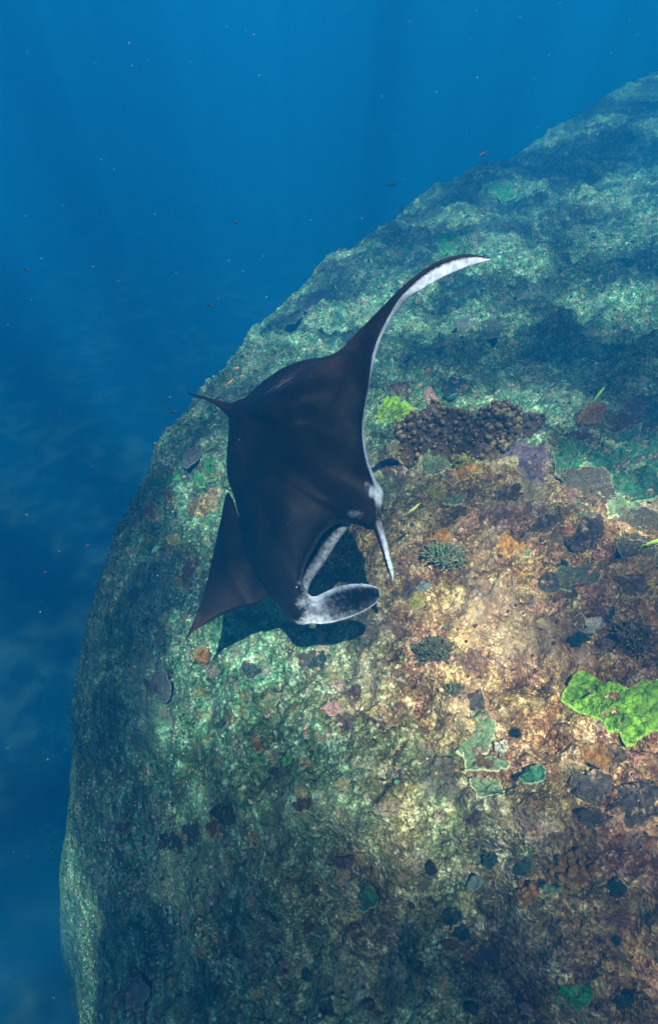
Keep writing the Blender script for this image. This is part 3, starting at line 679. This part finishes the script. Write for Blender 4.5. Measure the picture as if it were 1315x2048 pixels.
def hollow(px,label,seed,mat='amber',depth=.05,rimmat='brown',name='tube_sponge',cat='sponge'):
    """a rimmed cup open at the top"""
    poly,_=world_poly(px); c=poly.mean(0); th,R=radial(poly,c,40); zc=float(Hbase(c[:1],c[1:])[0]); loc=(c[0],c[1],zc)
    root=empty(name,loc); tag(root,label,cat)
    def shell(prof,m,nm):
        S=np.array([p[0] for p in prof]); h=np.array([p[1] for p in prof]); X=np.outer(S,R*np.cos(th)); Y=np.outer(S,R*np.sin(th))
        Z=np.repeat(h[:,None],40,1)+.008*fbm((X+9)*30,(Y+9)*30,2,seed)
        mesh_obj(nm,np.stack([X,Y,Z],-1).reshape(-1,3),[tuple(q) for q in grid_faces(len(S),40,True)],MC[m],root,attrs={'rim':np.repeat(np.clip((h-.6*depth)/depth,0,1)[:,None],40,1).ravel()})
    shell([(1.15,-.07),(1.08,.2*depth),(.98,depth),(.88,depth*1.05),(.78,depth*.8)],rimmat,'rim')
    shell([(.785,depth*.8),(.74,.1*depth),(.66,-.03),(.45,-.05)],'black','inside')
    shell([(.45,-.05),(.3,-.035),(.0,-.03)],mat,'floor'); return root
def outcrop(px,label,height,green,seed=1):
    poly,_=world_poly(px); c=poly.mean(0); K=150; th,R=radial(poly,c,K); cs,sn=np.cos(th),np.sin(th)
    R=R*(1+.3*fbm(cs*2+seed,sn*2,3,seed)); S=np.linspace(0,1.08,60)
    X=c[0]+np.outer(S,R*cs); Y=c[1]+np.outer(S,R*sn); SS=np.clip(np.repeat(S[:,None],K,1),0,1)
    sc_=float(np.mean(R)); f=1.6/sc_
    Z=H(X.ravel(),Y.ravel()).reshape(X.shape)+height*(1-SS**2.4)*(.55+.9*(vn(X*f,Y*f,seed)))+height*.35*(.5-worley((X*f*2.2).ravel(),(Y*f*2.2).ravel(),seed).reshape(X.shape))*(1-SS**6)
    Z+=height*.14*fbm(X*f*7,Y*f*7,3,seed)*(1-SS**8)-.06*(np.repeat(S[:,None],K,1)>1.0)
    X=X-.25*height*(1-SS)*0; loc=(c[0],c[1],float(Hbase(c[:1],c[1:])[0]))
    V=np.stack([X-loc[0],Y-loc[1],Z-loc[2]],-1).reshape(-1,3)
    o=mesh_obj('reef_boulder',V,[tuple(q) for q in grid_faces(60,K,True)],REEF,attrs={'green':np.full(len(V),green)}); o.location=loc
    return tag(o,label,'rock')
# ================= fish =================
def fish(u,v,t,L,ang,colors,label,pitch=0,name='reef_fish',deep=.28,wide=.13,bend=0.,group=None):
    loc=wpx(u,v,t); root=empty(name,loc); tag(root,label,'fish',group)
    # nose direction: ang measured in the photograph plane, turned into a world heading
    r=np.array([1,0,0.]); up=np.array([0,math.sin(PITCH),math.cos(PITCH)])
    d=r*math.cos(ang)+up*math.sin(ang)*.8; d=Vector(d); d.z*=.5; d.normalize()
    yv=Vector((0,0,1)).cross(d).normalized(); zv=d.cross(yv)
    from mathutils import Matrix
    root.matrix_world=Matrix(((d.x,yv.x,zv.x,loc[0]),(d.y,yv.y,zv.y,loc[1]),(d.z,yv.z,zv.z,loc[2]),(0,0,0,1)))
    mb,mt=colors; S=np.linspace(0,1,13); prof=np.array([.02,.32,.58,.8,.95,1,.98,.9,.76,.6,.42,.28,.2]); K=12
    V=[]
    def yb(x): return bend*((.5-x)**2)*L*(1 if x<.5 else .3)
    for s,p in zip(S,prof):
        x=L*(.5-s)
        for j in range(K):
            a=2*math.pi*j/K; V.append((x,wide*L*.5*p*math.sin(a)*(1-.3*s)+yb(.5+x/L),deep*L*.5*p*math.cos(a)))
    F=[tuple(f[::-1]) for f in grid_faces(13,K,True)]+[tuple(range(K)),tuple(12*K+j for j in range(K))[::-1]]
    mesh_obj('body',V,F,mb,root)
    def fin(nm,pts,m,th=.012*L):
        n=len(pts); y0=yb(.5+pts[0][0]/L); V=[(x,y0-th/2,z) for x,z in pts]+[(x,y0+th/2,z) for x,z in pts]
        F=[tuple(range(n)),tuple(range(2*n-1,n-1,-1))]+[(i,i+n,(i+1)%n+n,(i+1)%n) for i in range(n)]
        mesh_obj(nm,V,F,m,root,smooth=False)
    h=deep*L*.5
    fin('tail_fin',[(-.47*L,.2*h),(-.66*L,1.0*h),(-.60*L,.35*h),(-.58*L,0),(-.60*L,-.35*h),(-.66*L,-1.0*h),(-.47*L,-.2*h)],mt)
    fin('dorsal_fin',[(.22*L,.85*h),(.1*L,1.35*h),(-.2*L,1.25*h),(-.38*L,.75*h),(-.36*L,.4*h),(0,.85*h)],mt)
    fin('anal_fin',[(-.05*L,-.85*h),(-.12*L,-1.25*h),(-.3*L,-1.1*h),(-.38*L,-.5*h),(-.2*L,-.6*h)],mt)
    return root
def fish_mat(n,c,r=.4):
    M=NT(n,r,.5); tc=M.n('ShaderNodeTexCoord'); p=tc.outputs['Object']
    cc=M.mix(M.smooth(M.noise(p,60,3).outputs[0],.35,.65),tuple(x*.7 for x in c),tuple(min(.9,x*1.25) for x in c)); return M.out(cc)
def growth(n):
    """uncountable small knobs, rubble and turf tufts over the reef"""
    g=np.random.default_rng(5); y=.0+11*g.random(n*3)**1.5-.35; x=g.uniform(-2.7,4.6,n*3)*(1+.12*np.maximum(y-3,0))
    x=np.where(g.random(n*3)<.3,g.uniform(-3.0,-.9,n*3),x); keep=(fbm(x*2.1,y*2.1,3,77)>-.12); x=x[keep][:n]; y=y[keep][:n]; n=len(x)
    R=.0045+.011*g.random(n)**2.2; R*=1+.12*np.maximum(y-2.5,0); z=H(x,y)+R*.25
    V,F=blobs(np.stack([x,y,z],1),R,5,1,.75,.3)
    gm=green_mask(x,y)
    warm=np.array([(.10,.035,.028),(.24,.13,.06),(.42,.24,.17),(.45,.32,.18),(.20,.14,.05),(.05,.03,.02),(.50,.38,.25)])
    cool=np.array([(.04,.08,.05),(.12,.20,.13),(.22,.32,.20),(.06,.16,.10),(.30,.24,.22),(.02,.03,.025),(.36,.44,.30)])
    k=g.choice(7,n,p=[.26,.23,.10,.03,.19,.19,.0]); c=np.where((g.random(n)<gm)[:,None],cool[k],warm[k])*g.uniform(.7,1.2,(n,1))
    C=np.repeat(c,len(ico(1)[0]),0)
    M=NT('turf_growth',.95,.1); a=M.attr('tint').outputs['Color']; p=M.pos()
    cc=M.mix(M.smooth(M.noise(p,180,3).outputs[0],.4,.7),a,(.02,.015,.012)); M.out(M.mix(.75,cc,a),M.bump(M.noise(p,320,2).outputs[0],.6,.003))
    o=mesh_obj('reef_growth',V,F,M.m,attrs={'tint':C}); tag(o,kind='stuff')
def particles(n):
    g=np.random.default_rng(12); u=g.uniform(-100,1415,n); v=g.uniform(-100,2100,n); t=.9+9*g.random(n)**.8
    P=np.array([wpx(a,b,c) for a,b,c in zip(u,v,t)]); ok=P[:,2]>Hbase(P[:,0],P[:,1])+.05; P=P[ok&(P[:,2]<3.1)]; n=len(P)
    V,F=blobs(P,g.uniform(.0008,.0023,n)*(.25+.33*t[ok][:n]),4,1,1,.5)
    M=NT('plankton',.8,.2); M.out((.32,.30,.27)); o=mesh_obj('floating_plankton',V,F,M.m); tag(o,kind='stuff')
# ================= the place =================
water(); REEF=reef_material(); reef(); mats()
growth(18000)
E=encrust
E('leafy_coral',[(1138,1352),(1160,1340),(1178,1352),(1200,1368),(1225,1375),(1250,1385),(1275,1372),(1335,1366),(1350,1440),(1330,1465),(1300,1460),(1283,1476),(1262,1478),(1240,1460),(1212,1470),(1190,1450),(1165,1432),(1145,1420),(1125,1398),(1128,1380)],'lime','wide bright lime green spreading coral cut by the right edge',thick=.006,ruffle=.05,seed=2,K=260,rag=.24)
E('leafy_coral',[(750,845),(764,835),(785,822),(812,818),(828,823),(820,836),(800,843),(780,852),(760,852)],'lime','small bright green coral between the manta wing and the brown knobbly coral',thick=.012,ruffle=.03,seed=3)
E('leafy_coral',[(292,962),(318,940),(333,958),(345,962),(340,972),(305,972)],'green','vivid green strip of coral on the far left rim of the reef',thick=.015,seed=4,K=40)
E('leafy_coral',[(338,955),(352,948),(362,958),(350,968),(338,966)],'green','small green coral tuft beside the grey oval plate, left of the manta',thick=.012,seed=5,K=36)
E('leafy_coral',blob_px(396,948,12,7,9),'green','small green coral under the lower edge of the grey oval plate',thick=.012,seed=6,K=36)
E('leafy_coral',blob_px(421,935,10,12,8),'green','small green coral halfway between the grey oval plate and the manta body',seed=7,K=36)
E('leafy_coral',blob_px(827,1230,16,16,10),'yellow','small yellow green coral just right of the spread mouth lobe',seed=8,K=40)
E('leafy_coral',blob_px(1148,1995,36,24,11),'green','dark vivid green coral patch at the bottom right, below the dark hollow sponge',thick=.012,seed=9)
E('leafy_coral',blob_px(735,1792,20,24,12),'teal','deep teal coral disc below the middle of the reef, left of the crevice',seed=10,K=40)
# teal plate cluster at the right
teal=[([(1095,940),(1100,905),(1118,892),(1150,888),(1172,900),(1180,925),(1150,950),(1125,965),(1105,962)],'leftmost teal plate coral with a pale yellow rim in the teal cluster'),
([(1170,915),(1200,900),(1240,898),(1262,915),(1250,950),(1215,960),(1180,950)],'teal plate coral in the middle of the cluster, behind the dark grey brown table'),
([(1240,900),(1280,880),(1325,878),(1335,940),(1290,955),(1255,935)],'teal plate coral touching the right edge of the view'),
([(1210,955),(1255,945),(1300,955),(1330,975),(1310,1010),(1262,1008),(1225,990)],'teal plate coral nearest the camera in the teal cluster'),
([(1190,880),(1225,865),(1270,862),(1290,878),(1250,895),(1205,898)],'farthest teal plate coral of the cluster on the right')]
for i,(p,l) in enumerate(teal): E('plate_coral',p,'teal',l,thick=.02,ruffle=.05,seed=20+i,lift=.03,group='teal plate corals clustered on the right')
E('plate_coral',[(1003,905),(1030,895),(1060,905),(1090,890),(1098,930),(1085,960),(1078,985),(1055,992),(1045,970),(1030,945)],'violet','greyish violet encrusting coral between the brown knobbly coral and the teal plates',thick=.012,ruffle=.02,seed=26)
table([(1110,965),(1135,948),(1175,945),(1210,955),(1222,985),(1215,1015),(1190,1030),(1150,1025),(1120,1005)],'table_umber','dark grey brown table coral in front of the teal plates',seed=31,lift=.05)
table([(1222,1060),(1245,1040),(1275,1033),(1305,1045),(1330,1075),(1325,1105),(1285,1110),(1240,1095)],'table_umber','ridged umber table coral at the right edge, topmost of the four ridged tables',seed=32,lift=.06)
table([(1217,1100),(1245,1085),(1280,1092),(1302,1110),(1300,1135),(1270,1142),(1235,1135)],'table_umber','ridged umber table coral just below the topmost one at the right edge',seed=33,lift=.06)
table([(1290,1110),(1325,1100),(1345,1125),(1330,1150),(1300,1148)],'table_umber','ridged table coral cut by the right edge of the view',seed=34,lift=.05)
table([(1104,1160),(1120,1148),(1150,1150),(1175,1145),(1197,1155),(1190,1180),(1165,1195),(1140,1205),(1112,1195)],'table_olive','olive ridged table coral left of and below the umber tables',seed=35,lift=.05)
table([(1120,1030),(1150,1020),(1185,1035),(1180,1052),(1145,1055),(1125,1048)],'table_olive','small olive table coral under the front edge of the dark grey brown table',seed=36,lift=.05)
E('plate_coral',[(1200,1030),(1215,1008),(1235,1002),(1250,1015),(1280,1010),(1270,1032),(1240,1045),(1215,1048)],'sage','pale green ruffled coral squeezed between the teal plates and the umber tables',thick=.012,ruffle=.03,seed=37)
# brown knobbly coral masses
brown=MC['brown']
lumpy('knobbly_coral',[(783,890),(800,850),(850,832),(905,838),(940,850),(960,880),(950,915),(900,935),(850,930),(800,925)],'brown','big brown knobbly coral mound right of the manta shoulder, the left half of the pair',.20,.024,330,seed=41)
lumpy('knobbly_coral',[(930,870),(965,850),(1010,845),(1035,865),(1030,900),(1000,915),(960,920),(935,905)],'brown','brown knobbly coral mound, right half of the pair behind the violet coral',.16,.022,230,seed=42)
lumpy('knobbly_coral',[(1020,850),(1055,845),(1080,865),(1065,885),(1035,890)],'umber','dark knobbly coral lump behind the violet coral',.10,.022,90,seed=43)
lumpy('knobbly_coral',[(900,942),(920,930),(945,935),(942,952),(915,958),(903,952)],'yellow','small yellow olive knobbly coral at the foot of the big brown mound',.05,.013,60,seed=44)
E('smooth_coral',[(838,935),(865,922),(898,930),(902,955),(885,968),(850,962)],'sage','smooth tan olive coral skirt at the foot of the big brown mound',thick=.012,seed=45)
E('smooth_coral',[(752,910),(775,925),(800,930),(820,955),(800,975),(770,968),(752,945)],'slate','dark slate coral in the shade beside the manta shoulder',thick=.012,ruffle=.03,seed=46)
branching([(838,1150),(850,1130),(880,1120),(905,1125),(925,1145),(918,1170),(885,1178),(850,1172)],'sage','pale olive branching coral cluster below the tip of the rolled mouth lobe',.07,.0065,150,seed=47)
branching([(812,1340),(830,1318),(860,1310),(892,1320),(898,1345),(870,1352),(835,1355)],'table_green','grey green branching coral on the open turf, upper one of the pair',.05,.006,150,seed=48)
branching([(880,1395),(905,1388),(915,1405),(900,1420),(878,1415)],'table_green','small grey green branching coral, lower one of the pair on the open turf',.045,.006,60,seed=49)
branching([(1230,1255),(1262,1240),(1300,1250),(1310,1290),(1280,1320),(1245,1310),(1225,1285)],'brown','brown stubby branching coral in the pit above the lime green coral',.06,.008,120,seed=50)
E('crust_sponge',[(985,1108),(1005,1098),(1030,1100),(1045,1118),(1040,1135),(1018,1128),(1010,1140),(990,1135)],'orange','orange crusting sponge on the turf midway to the right edge',cat='sponge',thick=.025,ruffle=.03,seed=51)
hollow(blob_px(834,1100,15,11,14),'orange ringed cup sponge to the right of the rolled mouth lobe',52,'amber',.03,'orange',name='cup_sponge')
E('crust_sponge',blob_px(872,1108,28,10,15),'orange','pale orange crust beside the orange ringed cup sponge',cat='sponge',seed=53,K=40)
E('crust_sponge',blob_px(925,968,26,10,16),'orange','bright orange crust under the smooth tan coral skirt',cat='sponge',seed=54,K=40)
E('plate_coral',blob_px(1095,1180,24,14,17),'slate','small slate plate coral left of the olive ridged table',seed=55,K=40)
# sage coral field in the middle
E('plate_coral',[(935,1440),(960,1435),(985,1455),(988,1480),(970,1500),(960,1525),(930,1520),(905,1515),(925,1490),(945,1475)],'sage','pale sage green encrusting coral with cream rim, upper lobe left of the white sponge',thick=.010,ruffle=.025,seed=56)
E('plate_coral',[(905,1505),(940,1512),(985,1515),(1020,1530),(1010,1550),(965,1545),(930,1540)],'sage','pale sage encrusting coral directly below the white sponge',thick=.010,ruffle=.025,seed=57)
E('plate_coral',[(930,1560),(965,1555),(1000,1562),(1005,1590),(990,1610),(960,1600),(935,1585)],'sage','lowest pale sage encrusting coral of the three near the white sponge',thick=.010,ruffle=.025,seed=58)
lumpy('white_sponge',blob_px(1003,1495,14,14,18,.1),'pale','small bright white sponge ball in the sage green coral',.03,.012,26,seed=59,cat='sponge')
E('plate_coral',blob_px(1058,1560,22,20,19),'teal','small solid teal coral right of the sage corals',seed=60,K=44)
urchin(981,1338,.030,'round black sea urchin alone on open brown turf')
urchin(1030,1470,.033,'black sea urchin tucked beside the white sponge')
E('plate_coral',[(1140,1510),(1165,1492),(1200,1495),(1222,1515),(1208,1538),(1175,1530),(1150,1528)],'amber','rusty brown plate coral below the lime green coral',thick=.012,ruffle=.02,seed=61)
E('plate_coral',[(1205,1498),(1235,1500),(1250,1525),(1225,1540)],'brown','dull brown plate coral touching the rusty one on its right',seed=62,K=40)
E('smooth_coral',[(1135,1560),(1180,1548),(1225,1560),(1215,1595),(1185,1620),(1150,1605)],'slate','large smooth dark slate coral below the rusty plate',thick=.012,ruffle=.02,seed=63)
E('smooth_coral',[(1228,1580),(1275,1570),(1315,1590),(1305,1640),(1260,1655),(1225,1625)],'slate','large smooth dark slate coral at the right edge below the rusty plate',thick=.012,ruffle=.02,seed=64)
E('smooth_coral',[(1145,1625),(1190,1622),(1215,1645),(1180,1662),(1150,1650)],'slate','smaller smooth slate coral under the other two slate ones',seed=65,K=44)
E('sand_pocket',[(1140,1250),(1165,1240),(1190,1240),(1205,1258),(1180,1270),(1150,1268)],'sand','pale sand pocket beside a dark hollow in the reef',cat='sand',thick=-.012,ruffle=.01,seed=66)
outcrop([(1150,1225),(1185,1212),(1225,1220),(1245,1255),(1215,1262),(1190,1240)],'pinkish rock overhanging the pale sand pocket',.08,0,67)
E('smooth_coral',blob_px(1155,1285,20,12,20),'darkgreen','dark green coral just under the pale sand pocket',seed=68,K=40)
E('plate_coral',blob_px(1082,1062,30,18,301),'brown','dull brown crusted coral between the orange sponge and the teal cluster',seed=301)
E('plate_coral',blob_px(1160,1092,34,20,302),'umber','broad dark brown coral between the small olive table and the umber tables',seed=302)
E('plate_coral',blob_px(1258,1188,36,20,303),'brown','mottled brown coral under the ridged umber tables near the right edge',seed=303)
E('plate_coral',blob_px(1183,826,26,16,304),'amber','rusty round coral above the teal cluster, upper one of two',seed=304)
E('plate_coral',blob_px(1160,868,26,18,305),'umber','dark brown coral above the teal cluster, lower one of two',seed=305)
E('plate_coral',blob_px(1250,842,34,14,306),'brown','ochre brown coral crust beyond the teal cluster by the right edge',seed=306)
E('plate_coral',blob_px(1270,818,26,9,307),'violet','pale lilac coral streak near the right edge beyond the ochre crust',seed=307)
E('plate_coral',blob_px(905,1015,22,12,308),'sage','pale olive coral crust midway between the wrasse and the violet coral',seed=308)
E('plate_coral',blob_px(870,1000,18,14,309),'yellow','mustard coral crust just above and right of the wrasse',seed=309)
E('plate_coral',blob_px(1010,1010,30,14,310),'brown','tan brown coral crust in front of the violet coral',seed=310)
E('smooth_coral',blob_px(800,1205,24,12,311),'slate','dark slate coral between the spread lobe and the branching cluster',seed=311)
E('smooth_coral',blob_px(838,1195,18,13,312),'grey','grey green coral touching the slate one below the branching cluster',seed=312)
# lower right
lumpy('gumdrop_coral',[(1085,1735),(1120,1705),(1160,1712),(1195,1740),(1180,1765),(1130,1770),(1095,1762)],'amber','row of amber gumdrop corals in the lower right',.03,.022,34,seed=70,sub=3)
lumpy('gumdrop_coral',[(1040,1760),(1062,1752),(1075,1790),(1055,1810),(1035,1790)],'amber','amber gumdrop corals clinging beside the dark crevice',.03,.018,16,seed=71,sub=3)
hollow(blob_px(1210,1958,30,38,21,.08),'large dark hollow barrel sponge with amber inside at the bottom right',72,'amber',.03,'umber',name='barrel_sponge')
E('smooth_coral',[(1208,1765),(1232,1755),(1252,1775),(1248,1795),(1222,1792)],'darkgreen','dull olive coral disc right of the gumdrop corals',seed=73,K=40)
E('smooth_coral',blob_px(905,1832,17,20,22),'darkgreen','dark green coral disc left of the crevice, lower middle',seed=74,K=40)
E('smooth_coral',blob_px(925,1865,18,14,23),'darkgreen','dark green coral disc just below its neighbour near the crevice',seed=75,K=40)
E('smooth_coral',blob_px(975,1910,22,30,24),'slate','slate coral disc low in the middle, right of two dark green discs',seed=76,K=40)
E('smooth_coral',blob_px(862,1738,11,12,25),'black','black coral spot above the dark green discs',seed=77,K=36)
E('smooth_coral',blob_px(950,1765,16,14,26),'grey','pale grey coral disc beside the upper crevice',seed=78,K=36)
E('smooth_coral',blob_px(272,1985,26,34,27),'grey','bluish grey coral patch low at the bottom left',seed=79,K=40)
# left and bottom
table(blob_px(325,1385,22,31,28,.08),'table_grey','round pale grey disc coral left of the manta shadow',seed=80,lift=.06)
E('smooth_coral',[(413,1635),(425,1612),(438,1605),(462,1625),(473,1650),(455,1655),(425,1648)],'darkgreen','blackish green triangular coral in the dim lower left',thick=.015,seed=81)
E('smooth_coral',blob_px(378,1662,16,22,30),'darkgreen','blackish green round coral left of the triangular one',thick=.012,seed=82,K=40)
E('smooth_coral',blob_px(340,1685,22,20,31),'darkgreen','faint dark green coral, leftmost of the three in the dim lower left',seed=83,K=40)
lumpy('brown_sponge',blob_px(406,1317,13,15,32,.1),'amber','orange brown sponge lump just below the lower wing tip',.06,.02,26,seed=84,cat='sponge')
table(blob_px(319,1272,11,14,33,.1),'table_grey','small grey plate coral left of the lower wing tip, upper of two',seed=85,lift=.05,K=40)
table(blob_px(323,1294,9,8,34,.1),'table_grey','small grey plate coral left of the lower wing tip, lower of two',seed=86,lift=.05,K=40)
table([(368,945),(372,925),(388,910),(402,905),(409,912),(405,928),(392,942),(376,952)],'table_grey','long oval grey plate coral on the reef rim left of the manta',seed=87,lift=.06)
table([(412,880),(425,858),(440,850),(452,855),(446,872),(428,884)],'table_grey','grey plate coral half behind the manta just below its tail',seed=88,lift=.05)
outcrop([(365,1005),(385,985),(410,975),(432,965),(434,990),(412,1005),(390,1015)],'pinkish ledge of rock with a dark overhang left of the manta',.12,.3,89)
E('smooth_coral',[(355,1160),(372,1125),(392,1115),(402,1135),(390,1165),(372,1178)],'slate','dark slate coral close to the left edge of the lower wing',seed=90)
E('crust_sponge',blob_px(346,1075,13,14,35),'yellow','mustard crust on the left slope of the reef',cat='sponge',seed=91,K=40)
E('crust_sponge',blob_px(355,1170,9,11,36),'yellow','mustard crust just left of the dark slate coral',cat='sponge',seed=92,K=40)
E('plate_coral',[(518,1405),(530,1385),(548,1378),(556,1392),(550,1418),(530,1425)],'sage','pale green coral on the turf below the manta head',seed=93,K=44)
E('smooth_coral',blob_px(632,1325,20,14,37),'darkgreen','dark green coral just below the manta shadow',seed=94,K=40)
E('smooth_coral',blob_px(574,1520,10,9,38),'green','small green coral on the lit turf low in the middle',seed=95,K=36)
E('smooth_coral',blob_px(708,1378,14,16,39),'umber','maroon brown coral right of the manta shadow',seed=96,K=40)
# far side
table([(905,660),(925,645),(948,640),(955,655),(940,680),(915,675)],'table_grey','dark tilted plate coral, left one of the trio in the upper right',seed=97,lift=.05)
table([(958,668),(972,652),(995,650),(1002,670),(990,700),(968,705)],'table_grey','pale ruffled plate coral, right one of the trio in the upper right',seed=98,lift=.10)
E('plate_coral',[(925,668),(940,660),(955,685),(945,695),(930,685)],'pale','pale curled plate coral, middle one of the trio in the upper right',thick=.02,seed=99,K=40)
table([(603,630),(615,605),(640,588),(655,595),(648,620),(625,640)],'table_grey','large faint plate coral on the far left slope beyond the manta',seed=100,lift=.06)
table([(568,660),(580,640),(600,628),(606,640),(590,660)],'table_grey','faint plate coral on the far rim, left of the large one',seed=101,lift=.06)
outcrop([(1040,690),(1085,650),(1130,635),(1165,650),(1170,690),(1120,712),(1080,712)],'wide dark rock outcrop on the slope in the upper right',.16,1,102)
outcrop([(1160,560),(1220,530),(1280,520),(1350,540),(1330,600),(1240,610)],'dark rock outcrop at the right edge, high on the slope',.22,1,103)
outcrop([(880,370),(930,340),(975,335),(1000,360),(950,385)],'distant dark hump on the skyline of the reef',.3,1,104)
E('leafy_coral',blob_px(890,485,28,14,40),'green','faint green coral far up the slope above the raised wing',thick=.02,seed=105,K=40)
E('leafy_coral',blob_px(1000,385,30,10,41),'green','faint green band of coral near the far skyline',thick=.02,seed=106,K=40)
# small dull discs that nothing tells apart
g=np.random.default_rng(88); cnt=0
while cnt<48:
    u=g.uniform(200,1300); v=g.uniform(780,2030)
    if 360<u<790 and v<1300: continue
    if u<260 and v<1500: continue
    s=g.uniform(7,17); m=g.choice(['slate','umber','darkgreen','brown','pink','sage','grey','violet'],p=[.2,.24,.2,.18,.06,.05,.05,.02])
    E('disc_coral',blob_px(u,v,s*g.uniform(.8,1.5),s,200+cnt,.35),str(m),'small dull encrusting coral disc low among the mottled reef turf',group='small dull coral discs scattered over the turf',seed=200+cnt,K=30,Rn=9,thick=.014,ruffle=.02); cnt+=1
manta()
fy=fish_mat('fish_yellow_green',(.42,.42,.06)); fb=fish_mat('fish_blue',(.04,.16,.3)); fd=fish_mat('fish_dark',(.02,.025,.035)); fl=fish_mat('fish_lime',(.35,.55,.08)); fo=fish_mat('fish_orange',(.55,.2,.08)); ft=fish_mat('fish_turquoise',(.08,.4,.42))
fish(824,1020,3.4,.135,math.radians(52),(fy,fb),'slender yellow green wrasse with a blue tail right of the manta head',deep=.2,bend=.5)
fish(1197,788,4.5,.16,math.radians(62),(fl,fy),'pale yellow fish swimming away at the upper right')
fish(1307,1084,3.6,.13,math.radians(25),(fl,fy),'lime green fish entering at the right edge')
fish(905,791,4.6,.09,math.radians(40),(ft,ft),'tiny turquoise fish near the front edge of the raised wing',deep=.3)
fish(967,308,9.5,.22,math.radians(40),(fd,fd),'small dark fish above the far skyline of the reef')
fish(803,420,8.6,.2,math.radians(95),(fd,fd),'small dark fish pointing up against the far slope')
fish(784,370,9.,.17,math.radians(10),(fd,fd),'tiny dark fish off the upper end of the reef rim')
fish(458,766,4.6,.085,math.radians(60),(fo,fd),'tiny brown fish hovering beyond the manta tail',deep=.25)
fish(449,798,4.4,.06,math.radians(-30),(fd,fd),'tiny black fish close above the root of the tail',deep=.2)
fish(53,540,6.,.07,math.radians(0),(fd,fd),'tiny dark fish alone in open water at the far left')
fish(471,446,7.,.10,math.radians(30),(fd,fd),'tiny dark fish in open blue water above the reef')
fish(419,611,6.5,.08,math.radians(-20),(fd,fd),'tiny dark fish in open water left of the far rim')
fish(348,824,6.,.10,math.radians(20),(fd,fd),'tiny dark fish beside the reef rim below the tail tip')
for k,(u,v) in enumerate([(474,736),(484,752),(176,1090),(91,1144),(235,977),(784,562),(796,482),(670,574)]):
    fish(u,v,4.2+.3*k,.035,math.radians(15*k),(fo,fo),'speck sized orange fish hovering off the reef',group='speck sized orange fish over the reef',deep=.35)
particles(700)
